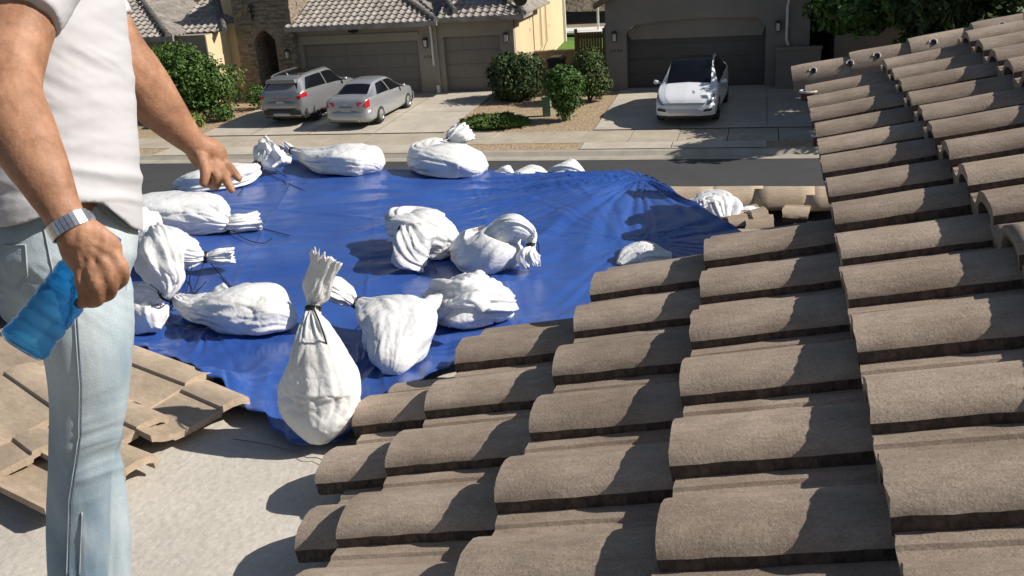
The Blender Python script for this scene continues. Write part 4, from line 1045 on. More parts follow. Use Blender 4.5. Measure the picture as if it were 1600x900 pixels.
# ================================================================== sandbags
bagm, bt, bp_ = nodes_mat('woven_white_bag'); BL = bt.links
bp_.inputs['Base Color'].default_value = (.74,.74,.73,1); bp_.inputs['Roughness'].default_value = .36; bp_.inputs['Specular IOR Level'].default_value = .35
tc = bt.nodes.new('ShaderNodeTexCoord')
def bn(scale, det, st=None):
    v = tc.outputs['Object']
    if st: q = bt.nodes.new('ShaderNodeMapping'); q.inputs['Scale'].default_value = st; BL.new(v, q.inputs[0]); v = q.outputs[0]
    n = bt.nodes.new('ShaderNodeTexNoise'); n.inputs['Scale'].default_value = scale; n.inputs['Detail'].default_value = det; n.inputs['Roughness'].default_value = .55; BL.new(v, n.inputs['Vector']); return n
n0 = bn(5, 5); r0 = bt.nodes.new('ShaderNodeValToRGB'); r0.color_ramp.elements[0].color = (.60,.58,.545,1); r0.color_ramp.elements[1].color = (.75,.75,.745,1); r0.color_ramp.elements[0].position = .3; r0.color_ramp.elements[1].position = .5
BL.new(n0.outputs[0], r0.inputs[0]); BL.new(r0.outputs[0], bp_.inputs['Base Color'])
n1 = bn(19, 6); n1.inputs['Distortion'].default_value = 1.2
b1 = bt.nodes.new('ShaderNodeBump'); b1.inputs['Strength'].default_value = .28; b1.inputs['Distance'].default_value = .012; BL.new(n1.outputs[0], b1.inputs['Height'])
n2 = bn(210, 2); b2 = bt.nodes.new('ShaderNodeBump'); b2.inputs['Strength'].default_value = .25; b2.inputs['Distance'].default_value = .003; BL.new(n2.outputs[0], b2.inputs['Height']); BL.new(b1.outputs[0], b2.inputs['Normal'])
vo = bt.nodes.new('ShaderNodeTexVoronoi'); vo.feature = 'DISTANCE_TO_EDGE'; vo.inputs['Scale'].default_value = 13
wn_ = bn(7, 3); ad_ = bt.nodes.new('ShaderNodeMix'); ad_.data_type = 'VECTOR'; ad_.inputs['Factor'].default_value = .25; BL.new(tc.outputs['Object'], ad_.inputs['A']); BL.new(wn_.outputs['Color'], ad_.inputs['B']); BL.new(ad_.outputs['Result'], vo.inputs['Vector'])
sm_ = bt.nodes.new('ShaderNodeMapRange'); sm_.inputs['From Max'].default_value = .22; BL.new(vo.outputs['Distance'], sm_.inputs['Value'])
b3 = bt.nodes.new('ShaderNodeBump'); b3.inputs['Strength'].default_value = .14; b3.inputs['Distance'].default_value = .008; BL.new(sm_.outputs[0], b3.inputs['Height']); BL.new(b2.outputs[0], b3.inputs['Normal'])
BL.new(b3.outputs[0], bp_.inputs['Normal'])
tiem = mat('black_tie', (.012,.012,.013), .45, .1, 5)
def sandbag(label, spine, neck=None, up=(0,0,1), seed=0, strands=(), zf=tz0, fold=1.0, extra=(), group='white sandbags weighing down the tarp', cat='sandbag'):
    """spine rows: (px, py, height over the sheet, half width px, half height px); neck = index of the tied row"""
    rnd = random.Random(seed*13+5)
    P = []; R = []
    for (a, b, h, ra, rb) in spine:
        p = at_h(a, b, h, zf); P.append(list(p)); s = p.dot(CF)/FPX; R.append([ra*s, rb*s])
    m, n = 128, 116
    k = len(spine)-1; pts = [Vector(cr(P, i*k/(m-1))) for i in range(m)]; rad = [cr(R, i*k/(m-1)) for i in range(m)]
    rad = [(max(.003,a), max(.003,b)) for a, b in rad]
    base = Vector(P[1]); base.z = zf(base.x, base.y)
    T = [(pts[min(i+1,m-1)]-pts[max(i-1,0)]).normalized() for i in range(m)]
    u0 = Vector(up); U = (u0-T[0]*u0.dot(T[0])).normalized(); V = []; F = []; q = Vector((seed*5.3, seed*2.1, 0))
    tail_open = neck is not None and neck < k
    for i in range(m):
        U = (U*.9+u0*.1); U = (U-T[i]*U.dot(T[i])).normalized(); S = T[i].cross(U)
        a, b = rad[i]; t = i*k/(m-1)
        nk = exp(-abs(t-neck)/1.1) if neck is not None else .25
        tail = neck is not None and t > neck
        for c in range(n):
            th = 2*pi*c/n
            # gathered pleats running along the bag, growing towards the tie
            pl = (ridge1(th*(7+seed%3)/6.2832*1.0+noise.noise(Vector((cos(th)*1.5, sin(th)*1.5, t*.5))+q)*1.6)-.5)
            pl2 = noise.noise(Vector((cos(th)*4.2, sin(th)*4.2, t*.45))+q)
            big = noise.noise(Vector((cos(th)*1.1, sin(th)*1.1, t*1.0))+q*2)
            cr_ = noise.ridged_multi_fractal(Vector((cos(th)*1.5, sin(th)*1.5, t*1.3))+q*3, 1, 2.2, 4, 1, 2)-1.1
            f = 1+fold*((.34 if tail else .42)*nk*pl+.28*(.2+nk)*pl2)+.21*big+fold*.022*cr_
            # long sharp pull creases
            cz = noise.noise(Vector((cos(th)*1.2, sin(th)*1.2, t*.55))+q*4); f -= fold*.13*(.25+nk)*exp(-(cz/.04)**2)
            cz = noise.noise(Vector((cos(th)*1.7, sin(th)*1.7, t*1.1))+q*5); f -= fold*.09*(.3+nk)*exp(-(cz/.03)**2)
            fine = noise.ridged_multi_fractal(Vector((cos(th)*4.5, sin(th)*4.5, t*3.2))+q*6, 1, 2.0, 2, 1, 2)-1.0; f += .016*fine
            if tail: f *= 1+.25*noise.noise(Vector((cos(th)*3, sin(th)*3, seed+t)))
            sq = (abs(cos(th))**3+abs(sin(th))**3)**(-1/3)*.93 if not tail else 1
            off = S*(a*cos(th)*f*sq)+U*(b*sin(th)*f*sq)
            v = pts[i]+off
            if tail and t > k-.35: v += T[i]*.012*noise.noise(Vector((cos(th)*5, sin(th)*5, seed)))*2
            g = zf(v.x, v.y)+.006
            if v.z < g: v.z = g+.12*(v.z-g) if v.z > g-.02 else g-.0024
            V.append(v)
    for i in range(m-1):
        for c in range(n): F.append((i*n+c, i*n+(c+1)%n, (i+1)*n+(c+1)%n, (i+1)*n+c))
    # round off the closed end(s)
    def close(row, sgn):
        c0 = sum((V[row*n+c] for c in range(n)), Vector())/n; prev = [row*n+c for c in range(n)]
        for s_ in (.6,.25):
            st = len(V)
            for c in range(n): V.append(c0+(V[row*n+c]-c0)*s_+T[row]*sgn*.006*(1-s_))
            for c in range(n): A = (prev[c], prev[(c+1)%n], st+(c+1)%n, st+c); F.append(A if sgn > 0 else A[::-1])
            prev = [st+c for c in range(n)]
        F.append(tuple(prev) if sgn > 0 else tuple(reversed(prev)))
    close(0, -1)
    if not tail_open: close(m-1, 1)
    else:   # mouth of the bag: folds inward so it reads as an opening
        prev = [(m-1)*n+c for c in range(n)]; c0 = pts[m-1]
        for s_, dd in ((.86,-.008),(.5,-.05)):
            st = len(V)
            for c in range(n): V.append(c0+(V[(m-1)*n+c]-c0)*s_+T[-1]*dd)
            for c in range(n): F.append((prev[c], prev[(c+1)%n], st+(c+1)%n, st+c))
            prev = [st+c for c in range(n)]
    root = empty('sandbag', base, label=label, cat=cat, group=group)
    Vl = [v-base for v in V]; sk = mobj('sack', Vl, F, bagm, root, True)
    for ex in extra:
        e = [(at_h(a,b,h,zf), ra, rb) for a,b,h,ra,rb in ex]
        VV, FF = tube_vf([Vector(cr([list(x[0]) for x in e], i*(len(e)-1)/14))-base for i in range(15)], [[y*e[0][0].dot(CF)/FPX for y in cr([[x[1],x[2]] for x in e], i*(len(e)-1)/14)] for i in range(15)], 24)
        VV = [v+Vector((0,0,.01))*noise.noise(v*30) for v in VV]
        mobj('sack_flap', VV, FF, bagm, root, True)
    if neck is not None:
        i = round(neck*(m-1)/k); a, b = rad[i]; S = T[i].cross(Vector(up)).normalized(); U2 = S.cross(T[i]).normalized()
        mb = MB()
        for w_ in (-.004,.004):
            ring = [pts[i]-base+T[i]*w_+S*((a*1.12+.002)*cos(g))+U2*((b*1.12+.002)*sin(g)) for g in [2*pi*j/16 for j in range(17)]]
            mb.tube(ring, .0042, 6)
        tie = mb.build('tie', tiem, root, True)
        for st in strands:
            q_ = [at_h(x, y, h, zf)-base for x, y, h in st]; q_ = [Vector(v) for v in resample([list(v) for v in q_], 4*len(q_))]
            mb = MB(); mb.tube(q_, .0026, 6); mb.build('tie_end', tiem, tie, True)
    return root
B = sandbag
B('tall upright white sandbag at the near tarp corner, its tail sticking straight up', [(497,693,.010,14,10),(498,664,.06,50,38),(500,612,.15,71,50),(496,556,.26,50,40),(491,510,.34,24,23),(489,482,.385,9,9),(493,462,.42,20,12),(500,432,.48,21,10),(510,402,.54,25,7)],
  5, (0,-1,0), 1, [[(489,482,.40),(500,505,.38),(512,545,.30),(512,572,.24),(505,584,.22)]], fold=.8)
B('plump white sandbag lying left of the tall upright one, pinched end towards the man', [(457,505,.02,14,10),(440,493,.06,44,28),(405,482,.09,56,36),(365,480,.09,50,32),(325,482,.06,36,22),(297,478,.06,22,16),(276,467,.07,9,9)],
  6, (0,0,1), 2, [[(276,467,.07),(300,452,.06),(285,430,.08),(320,420,.06)],[(276,467,.07),(262,500,.01),(300,512,.01),(335,508,.012)]], fold=1.0,
  extra=[[(330,470,.10,8,5),(345,458,.12,18,9),(352,446,.15,14,4)]])
B('white sandbag standing by the man\'s thigh with a large crumpled tail above its tie', [(232,520,.01,26,12),(230,497,.06,36,30),(228,472,.12,34,28),(240,458,.16,22,18),(258,461,.16,9,9),(262,440,.21,24,20),(250,412,.28,38,26),(242,385,.34,36,22),(236,365,.38,26,10)],
  4, (0,-1,0), 3, [[(258,461,.16),(275,440,.15),(300,415,.12),(290,470,.05),(322,440,.03)]])
B('white sandbag with a short bow-like tail pointing right, beside the man\'s hip', [(222,372,.08,26,24),(245,385,.10,44,30),(275,393,.11,42,28),(300,398,.10,28,18),(321,402,.08,7,7),(340,401,.08,15,11),(364,399,.08,17,13)],
  4, (0,0,1), 4, [[(321,402,.07),(308,440,.03),(298,465,.01)],[(321,402,.07),(345,430,.01),(365,452,.01)]])
B('smooth white sandbag half hidden behind the man\'s waist', [(170,370,.06,30,24),(195,372,.1,60,40),(225,380,.09,46,34),(248,392,.04,20,16)], None, (0,0,1), 5)
B('long white sandbag below the pointing hand, knotted end to the right', [(215,325,.03,20,12),(240,326,.07,58,26),(285,333,.08,66,30),(322,342,.07,46,24),(345,349,.06,20,16),(354,350,.05,8,9),(372,350,.05,16,14),(403,345,.05,24,15)],
  5, (0,0,1), 6, [[(358,352,.04),(380,372,.01),(410,380,.008),(425,372,.008)],[(358,352,.04),(400,355,.012),(452,368,.008)]])
B('white sandbag behind the pointing fingers with wide translucent open tail', [(282,287,.02,20,10),(315,281,.05,44,18),(360,275,.06,46,18),(392,267,.07,20,12),(402,260,.08,7,7),(413,251,.11,24,20),(425,240,.15,32,26),(434,230,.19,28,24)],
  4, (0,0,1), 7, [[(402,260,.08),(385,285,.01),(372,306,.008)],[(402,260,.07),(430,266,.02),(447,275,.008)],[(402,262,.07),(412,268,.02),(480,300,.006)]])
B('white sandbag on the far tarp edge, its thin twisted end pointing left', [(598,262,.02,16,10),(580,252,.07,44,22),(548,248,.09,52,25),(512,248,.08,40,19),(482,243,.07,18,10),(458,236,.07,5,5),(450,231,.08,8,7),(444,228,.09,9,6)],
  5, (0,0,1), 8, [], fold=.8)
B('white sandbag on the far tarp edge with upright tail and black strap over it', [(757,268,.015,20,9),(735,258,.06,46,20),(700,250,.09,54,25),(672,243,.08,38,19),(680,229,.12,22,12),(701,223,.14,7,7),(712,215,.17,20,15),(722,206,.20,25,16)],
  5, (0,0,1), 9, [[(701,223,.15),(680,222,.16),(655,240,.12),(650,258,.03)],[(701,223,.15),(730,228,.14),(748,250,.08)]])
B('tip of a white sandbag behind the far tarp edge, smallest of the three there', [(778,272,-.02,6,5),(790,270,.0,14,11),(802,274,-.02,8,5)], None, (0,0,1), 10, extra=())
B('flat white sandbag peeking over the far tarp edge between two others', [(800,275,-.02,6,4),(825,273,-.01,34,12),(852,276,-.02,12,5)], None, (0,0,1), 11)
B('white tent-shaped sandbag peeking over the far tarp edge, rightmost there', [(852,277,-.02,8,4),(870,273,.0,30,13),(892,268,.03,24,18),(915,278,-.02,10,5)], None, (0,0,1), 12)
B('round white sandbag mid tarp whose ruffled tail fans towards us', [(712,388,.02,14,10),(695,378,.06,48,32),(668,366,.10,56,38),(640,358,.10,44,30),(636,360,.145,12,10),(645,370,.15,28,18),(652,385,.11,42,20),(662,402,.05,34,10)],
  4, (0,0,1), 13, [[(668,402,.03),(676,412,.01),(682,424,.008)],[(640,358,.11),(618,362,.06),(612,372,.01)]])
B('white sandbag mid tarp with its tied end looping over to the right', [(716,391,.015,12,6),(740,390,.05,46,26),(772,392,.09,58,44),(785,366,.17,34,28),(806,352,.22,22,18),(826,366,.17,14,13),(830,384,.12,6,7),(827,400,.08,17,15),(832,416,.035,14,9)],
  6, (0,0,1), 14, [[(830,384,.12),(840,378,.12),(842,396,.05)]])
B('squat white sandbag rolled over on itself just above the tile edge', [(690,470,.03,26,20),(705,468,.07,50,34),(735,466,.09,62,40),(768,470,.08,52,34),(787,478,.04,24,18)], None, (0,0,1), 15, fold=1.6,
  extra=[[(700,452,.13,18,5),(730,444,.16,26,6),(765,452,.14,16,5)],[(712,470,.16,14,5),(745,462,.19,22,6),(760,485,.14,10,5)]])
B('white sandbag pointing down to the tile edge, tied neck at its upper left', [(609,584,.015,14,8),(614,562,.05,36,26),(622,530,.08,60,40),(618,505,.10,62,38),(590,488,.10,36,24),(568,477,.10,14,13),(557,473,.10,7,7),(542,463,.13,20,15),(522,450,.17,30,16),(506,440,.19,26,8)],
  6, (0,0,1), 16, [[(557,473,.10),(530,470,.09),(515,468,.05)],[(557,476,.08),(590,490,.14),(605,470,.05),(611,460,.01)]],
  extra=[[(635,500,.10,16,10),(660,482,.12,24,12),(684,464,.13,10,6)]])
zl = lambda x, y: -2.05-.0*y
B('white bag draped in the shade of the fold, between tarp and lower roof', [(1062,332,.0,8,6),(1085,326,.02,28,14),(1108,320,.05,40,20),(1130,328,.03,34,22),(1136,348,-.02,20,14)], None, (0,0,1), 17, zf=zl, fold=1.3, group='white sandbags weighing down the tarp')
B('crumpled little white plastic scrap right of the draped bag', [(1152,332,.01,7,5),(1168,331,.02,16,8),(1186,328,.015,8,5)], None, (0,0,1), 18, zf=zl, fold=1.6)
B('sandbag lying in deep shade at the top of the tile edge', [(968,414,.005,8,5),(990,405,.015,36,16),(1015,402,.02,44,18),(1048,404,.01,20,10)], None, (0,0,1), 19)
B('white sandbag cut by the left picture edge behind the man\'s back', [(-60,405,.05,30,20),(-30,410,.09,60,36),(0,415,.06,34,24),(16,420,.03,12,10)], None, (0,0,1), 20)
B('small white sandbag end low behind the man\'s back near the left edge', [(-10,448,.03,20,14),(15,448,.04,30,18),(34,456,.02,12,8)], None, (0,0,1), 21)
# ================================================================== the man at the left (head above, feet below the frame)
skin, st_, sp_ = nodes_mat('skin'); SLk = st_.links
tc = st_.nodes.new('ShaderNodeTexCoord'); n = st_.nodes.new('ShaderNodeTexNoise'); n.inputs['Scale'].default_value = 22; n.inputs['Roughness'].default_value = .7; n.inputs['Detail'].default_value = 6; SLk.new(tc.outputs['Object'], n.inputs[0])
r = st_.nodes.new('ShaderNodeValToRGB'); r.color_ramp.elements[0].color = (.25,.12,.065,1); r.color_ramp.elements[1].color = (.43,.225,.135,1); r.color_ramp.elements[0].position = .35; r.color_ramp.elements[1].position = .65
SLk.new(n.outputs[0], r.inputs[0]); SLk.new(r.outputs[0], sp_.inputs['Base Color'])
sp_.inputs['Roughness'].default_value = .6; sp_.inputs['Subsurface Weight'].default_value = .12; sp_.inputs['Subsurface Radius'].default_value = (.012,.005,.003); sp_.inputs['Specular IOR Level'].default_value = .4
n2 = st_.nodes.new('ShaderNodeTexNoise'); n2.inputs['Scale'].default_value = 160; n2.inputs['Detail'].default_value = 4; SLk.new(tc.outputs['Object'], n2.inputs[0])
b = st_.nodes.new('ShaderNodeBump'); b.inputs['Strength'].default_value = .4; b.inputs['Distance'].default_value = .002; SLk.new(n2.outputs[0], b.inputs['Height']); SLk.new(b.outputs[0], sp_.inputs['Normal'])
shirtm = mat('white_cotton', (.50,.49,.505), .85, .03, 3, .25, 500, bdist=.0015)
jeansm, jt, jp = nodes_mat('washed_denim'); JL = jt.links
tc = jt.nodes.new('ShaderNodeTexCoord'); n = jt.nodes.new('ShaderNodeTexNoise'); n.inputs['Scale'].default_value = 6; n.inputs['Detail'].default_value = 7
mp_ = jt.nodes.new('ShaderNodeMapping'); mp_.inputs['Scale'].default_value = (1,1,.45); JL.new(tc.outputs['Object'], mp_.inputs[0]); JL.new(mp_.outputs[0], n.inputs[0])
r = jt.nodes.new('ShaderNodeValToRGB'); r.color_ramp.elements[0].color = (.16,.235,.30,1); r.color_ramp.elements[1].color = (.50,.56,.58,1); r.color_ramp.elements[0].position = .32; r.color_ramp.elements[1].position = .66
JL.new(n.outputs[0], r.inputs[0])
n3 = jt.nodes.new('ShaderNodeTexNoise'); n3.inputs['Scale'].default_value = 350; n3.inputs['Detail'].default_value = 2; JL.new(tc.outputs['Object'], n3.inputs[0])
mr = jt.nodes.new('ShaderNodeMapRange'); mr.inputs['To Min'].default_value = .8; mr.inputs['To Max'].default_value = 1.2; JL.new(n3.outputs[0], mr.inputs[0])
vm = jt.nodes.new('ShaderNodeVectorMath'); vm.operation = 'SCALE'; JL.new(r.outputs[0], vm.inputs[0]); JL.new(mr.outputs[0], vm.inputs['Scale']); JL.new(vm.outputs[0], jp.inputs['Base Color']); jp.inputs['Roughness'].default_value = .85
b = jt.nodes.new('ShaderNodeBump'); b.inputs['Strength'].default_value = .3; b.inputs['Distance'].default_value = .0015; JL.new(n3.outputs[0], b.inputs['Height']); JL.new(b.outputs[0], jp.inputs['Normal'])

def limb(rows, n=20, m=None, up=None, cap=True):
    """rows: (px, py, depth, half width px [, half width towards the camera px])"""
    P = [list(atd(a, b_, d)) for a, b_, d, *_ in rows]; R = [[(q[3])*q[2]/FPX, (q[4] if len(q) > 4 else q[3])*q[2]/FPX] for q in rows]
    k = len(rows)-1; m = m or k*6+1
    pts = [Vector(cr(P, i*k/(m-1))) for i in range(m)]; rad = [tuple(max(.002, x) for x in cr(R, i*k/(m-1))) for i in range(m)]
    # rounded ends
    if cap:
        for end in (0, -1):
            p = pts[end]; q = pts[1] if end == 0 else pts[-2]; d = (p-q).normalized(); rr = min(rad[end])
            add = [(p+d*rr*sin(t), tuple(x*cos(t) for x in rad[end])) for t in (.5,.95,1.3)]
            if end == 0:
                for a in add: pts.insert(0, a[0]); rad.insert(0, a[1])
            else:
                for a in add: pts.append(a[0]); rad.append(a[1])
    # S lies in the picture plane, U points to the camera
    return tube_vf(pts, rad, n, True, up=tuple(-CF))
MAN = empty('person', atd(115,1110,1.95), label='man in white t-shirt and pale jeans pointing at the tarp, bottle in hand', cat='person')
body = []
body += [limb([(60,-330,1.60,55),(66,-250,1.60,62,70),(70,-190,1.60,50),(72,-150,1.62,48)]),                  # head and neck
         limb([(72,-170,1.62,46),(72,-110,1.62,60,80),(78,-40,1.62,84,125),(82,60,1.63,88,120),(92,180,1.66,90,105),(94,300,1.68,84,105),(98,390,1.72,85,105),(105,440,1.75,70,110)], 28)]
# near (right) arm
body += [limb([(62,-70,1.50,55),(45,-20,1.42,60),(24,50,1.38,58,52),(10,110,1.35,57,50),(8,150,1.33,57,50),(22,190,1.32,58,50),(44,230,1.31,52,44),(68,275,1.30,43,38),(92,322,1.30,33,28),(110,352,1.30,29,22),(122,370,1.30,33,22)], 24)]
D = 1.305
body += [limb([(108,350,1.30,30,22),(128,376,D,41,20),(146,395,D+.004,45,18),(158,408,D+.01,42,14)], 20),
         limb([(125,372,D,20,16),(150,388,D+.008,20,16),(176,402,D+.012,17,15)]), limb([(118,375,D,18,16),(124,400,D+.004,19,15),(130,424,D+.008,15,14)])]
fings = [[(176,398,D+.010,13),(189,418,D+.012,12.5),(190,436,D+.034,11.5),(180,446,D+.052,10)],
         [(160,404,D+.004,13.5),(171,432,D+.004,13),(171,456,D+.026,12),(158,464,D+.050,10.5)],
         [(143,412,D+.002,13),(151,442,D,12.5),(152,467,D+.020,11.5),(140,472,D+.046,10)],
         [(127,415,D+.004,12),(129,442,D+.004,11.5),(132,468,D+.018,10.5),(124,474,D+.040,9)],
         [(135,370,D+.024,17),(160,385,D+.050,14),(172,402,D+.066,12.5),(166,418,D+.072,10.5)]]
for f_ in fings: body.append(limb(f_, 14))
# far (left) arm, pointing down at the bags
body += [limb([(95,-60,1.78,58),(140,20,1.80,52),(185,88,1.83,47),(206,114,1.85,46),(232,148,1.88,43,38),(262,182,1.91,34,31),(288,210,1.94,25,22),(306,227,1.96,21,17),(322,240,1.975,24,15)], 24)]
E_ = 1.98
body += [limb([(304,226,1.965,21,16),(321,239,E_,28,15),(337,251,E_+.01,25,13)], 18)]
for f_ in [[(338,243,E_+.01,9),(352,256,E_+.015,8.2),(362,266,E_+.01,7.6),(373,279,E_+.005,6.3)],
           [(334,252,E_+.0,9),(346,269,E_,8.4),(354,282,E_-.01,7.6),(362,297,E_-.02,6.2)],
           [(328,256,E_-.005,9.2),(338,273,E_-.012,8.4),(338,288,E_+.0,7.6),(332,292,E_+.03,6.4)],
           [(318,256,E_+.02,8.4),(326,272,E_+.02,7.6),(327,284,E_+.03,7),(320,288,E_+.045,6)],
           [(312,240,E_-.02,11),(318,256,E_-.03,9.6),(321,270,E_-.035,8.6),(318,286,E_-.035,7)]]: body.append(limb(f_, 14))
# legs and feet
NEARLEG = [(88,400,1.66,82,76),(118,470,1.68,75,72),(136,540,1.70,66,62),(138,620,1.73,57,54),(130,700,1.76,50,48),(124,760,1.79,46,44),(122,850,1.84,46,42),(122,950,1.88,38,36),(120,1060,1.93,28,28)]
FARLEG = [(112,400,1.86,80,70),(138,470,1.86,68,66),(144,540,1.87,60,58),(140,620,1.90,52,50),(142,700,1.94,45,44),(150,760,1.97,42,42),(158,850,2.02,42,42),(164,950,2.07,34,34),(168,1030,2.12,26,26)]
body += [limb([(a,b_,c,d*.86,e*.86) for a,b_,c,d,e in L], 24) for L in (NEARLEG, FARLEG)]
body += [limb([(105,1075,1.93,30,26),(150,1088,1.95,28,24),(195,1092,1.97,20,20)]), limb([(160,1030,2.12,28,24),(200,1040,2.14,26,24),(240,1042,2.16,18,18)])]
# face: nose, chin, ears, brow
body += [limb([(116,-262,1.60,7),(126,-240,1.60,9)]), limb([(96,-205,1.60,24),(112,-200,1.60,14)]), limb([(62,-250,1.50,9,5),(60,-230,1.50,8,5)]), limb([(62,-250,1.70,9,5),(60,-230,1.70,8,5)]), limb([(112,-282,1.56,7),(114,-282,1.64,7)]), limb([(112,-218,1.57,5),(113,-218,1.63,5)])]
o = fuse('body', body, .0032, skin, MAN, 5, .5); sub(o, MAN)
def disp(o, fn):
    me = o.data; N = len(me.vertices); co = np.empty(N*3); me.vertices.foreach_get('co', co); no = np.empty(N*3)
    me.vertices.foreach_get('normal', no) if hasattr(me.vertices[0], 'normal') else None
    co = co.reshape(-1,3); no = no.reshape(-1,3)
    for i in range(N):
        d = fn(Vector(co[i]), Vector(no[i])); co[i] += no[i]*d
    me.vertices.foreach_set('co', co.ravel()); me.update()
def pix(p):
    w_ = p.dot(CF); return 800+FPX*p.dot(CR)/w_, 450-FPX*p.dot(CU)/w_
# muscle and tendon relief on the arms
def arm_rel(p, nn):
    x, y = pix(p); d = 0
    if 80 < x < 200 and 330 < y < 440:
        d += .0016*noise.noise(Vector((x*.09, y*.03, 1)))
        for ax, ay, bx, by in ((128,372,182,398),(124,374,165,412),(120,376,148,420),(116,378,128,420)):
            t = ((x-ax)*(bx-ax)+(y-ay)*(by-ay))/((bx-ax)**2+(by-ay)**2); t = max(.2,min(1,t)); q = math.hypot(x-ax-(bx-ax)*t, y-ay-(by-ay)*t); d += .0016*exp(-(q/5)**2)
    return d+.0006*noise.noise(p*40)
disp(o, arm_rel)
# hair
HRm = mat('dark_hair', (.02,.014,.01), .7, .3, 30)
o = fuse('hair', [limb([(50,-330,1.60,52,64),(44,-285,1.60,62,72),(40,-245,1.60,52,66)])], .006, HRm, MAN, 2); sub(o, MAN)
# shirt
SH = [limb([(74,-125,1.62,52,70),(78,-80,1.62,80,140),(80,-20,1.62,98,150),(84,60,1.63,106,142),(89,140,1.65,110,136),(94,220,1.665,112,134),(96,290,1.68,114,140),(96,340,1.70,115,144),(97,380,1.71,114,146)], 40, cap=False),
      limb([(70,-85,1.52,70),(50,-35,1.42,76,72),(22,22,1.375,72,68)], 28, cap=False), limb([(95,-70,1.74,64),(130,0,1.79,60),(160,45,1.81,54)], 28, cap=False)]
o = fuse('t_shirt', SH, .0045, shirtm, MAN, 4, .5); sub(o, MAN)
def shirt_rel(p, nn):
    x, y = pix(p); d = 0
    # bands of drape folds: below the armpit they run down to the right, at the belly nearly level
    k1 = exp(-((y-110)/70)**2); k2 = exp(-((y-290)/75)**2)
    u_ = y-.55*x; v_ = x+.55*y
    a1 = noise.ridged_multi_fractal(Vector((u_*.018, v_*.0035, 1)), 1, 2.2, 3, 1, 2)-1.0
    u_ = y-.12*x; v_ = x+.12*y
    a2 = noise.ridged_multi_fractal(Vector((u_*.024, v_*.006, 7)), 1, 2.2, 3, 1, 2)-1.0
    a3 = noise.noise(Vector((p.x*7, p.y*7, p.z*11)))
    a4 = noise.ridged_multi_fractal(Vector((x*.009, y*.026, 3)), 1, 2.1, 4, 1, 2)-1.0
    d = .0045*k1*a1+.0045*k2*a2+.005*a3+.0012*a4
    d *= .45+.55*min(1, max(0, (345-y)/40))
    if x < 90 and y < 45: d = .003*noise.noise(Vector((x*.05,y*.03,4)))+.002*a3
    return d
# hem: cut the shirt along a slanted lower line
def cut_below(o, pts_px, keep_above=True):
    """removes the faces lying below a hem line given over photo x"""
    bm = bmesh.new(); bm.from_mesh(o.data); dele = []
    for f in bm.faces:
        x, y = pix(f.calc_center_median()); 
        if x < -150: continue
        yy = np.interp(x, [a for a, b_ in pts_px], [b_ for a, b_ in pts_px])
        if y > yy: dele.append(f)
    bmesh.ops.delete(bm, geom=dele, context='FACES')
    for _ in range(14):
        bv = [v for v in bm.verts if v.is_boundary]
        new = {v: sum((e.other_vert(v).co for e in v.link_edges if e.is_boundary), Vector())/max(1, sum(1 for e in v.link_edges if e.is_boundary)) for v in bv}
        for v in bv: v.co = v.co.lerp(new[v], .6)
    bmesh.ops.solidify(bm, geom=bm.faces[:], thickness=.0022)
    bm.to_mesh(o.data); bm.free(); o.data.polygons.foreach_set('use_smooth', [True]*len(o.data.polygons))
disp(o, lambda p, nn: shirt_rel(p, nn))
cut_below(o, [(-150,352),(0,354),(30,352),(62,340),(100,326),(135,316),(160,318),(172,326),(190,340),(208,356),(225,362)])
SHO = o
# jeans
JE = [limb([(94,285,1.70,100,124),(95,335,1.715,106,130),(98,380,1.72,106,128),(98,430,1.75,96,118)], 32), limb([(a,b_,c,d,e) for a,b_,c,d,e in NEARLEG]+[(120,1085,1.95,34,34)], 30), limb([(a,b_,c,d,e) for a,b_,c,d,e in FARLEG]+[(168,1045,2.13,32,32)], 30),
      limb([(90,380,1.70,96,90),(108,450,1.74,86,90),(120,500,1.76,60,80)], 30)]
o = fuse('jeans', JE, .0045, jeansm, MAN, 5, .5); sub(o, MAN)
def jean_rel(p, nn):
    x, y = pix(p)
    kk = exp(-((y-700)/75)**2); kh = exp(-((y-450)/60)**2)
    u_ = y+.35*(x-120); a1 = noise.ridged_multi_fractal(Vector((u_*.019, x*.003, 4)), 1, 2.2, 3, 1, 2)-1.0
    u_ = y-.4*(x-120); a2 = noise.ridged_multi_fractal(Vector((u_*.020, x*.008, 9)), 1, 2.2, 3, 1, 2)-1.0
    lowf = noise.noise(Vector((x*.012, y*.009, 5)))*min(1, max(.2, (x-80)/50))
    vert = noise.ridged_multi_fractal(Vector((x*.03, y*.0045, 6)), 1, 2.1, 3, 1, 2)-1.0
    kl = 1/(1+exp(-(y-780)/30))
    return .0062*kk*a1*min(1, max(0, (x-88)/40))+.005*kh*a2+.0035*lowf+.004*kl*vert
disp(o, jean_rel)
JEO = o
from mathutils.bvhtree import BVHTree
def onto(o, pts, lift=.0015, step=6):
    """lays a polyline given in photo points on the surface of o"""
    bt_ = BVHTree.FromPolygons([v.co for v in o.data.vertices], [tuple(p.vertices) for p in o.data.polygons]); out = []
    q = []
    for (a, b_), (c, d) in zip(pts[:-1], pts[1:]):
        k = max(1, int(math.hypot(c-a, d-b_)/step)); q += [(a+(c-a)*i/k, b_+(d-b_)*i/k) for i in range(k)]
    q.append(pts[-1])
    for a, b_ in q:
        h = bt_.ray_cast(Vector((0,0,0)), ray(a, b_).normalized())
        if h[0] is not None: out.append(h[0]+h[1].normalized()*lift*(1 if h[1].dot(CF) < 0 else -1))
    return out
seamm = mat('denim_stitch', (.36,.40,.42), .8, .1, 30); seamd = mat('denim_seam_dark', (.12,.17,.22), .8, .1, 30)
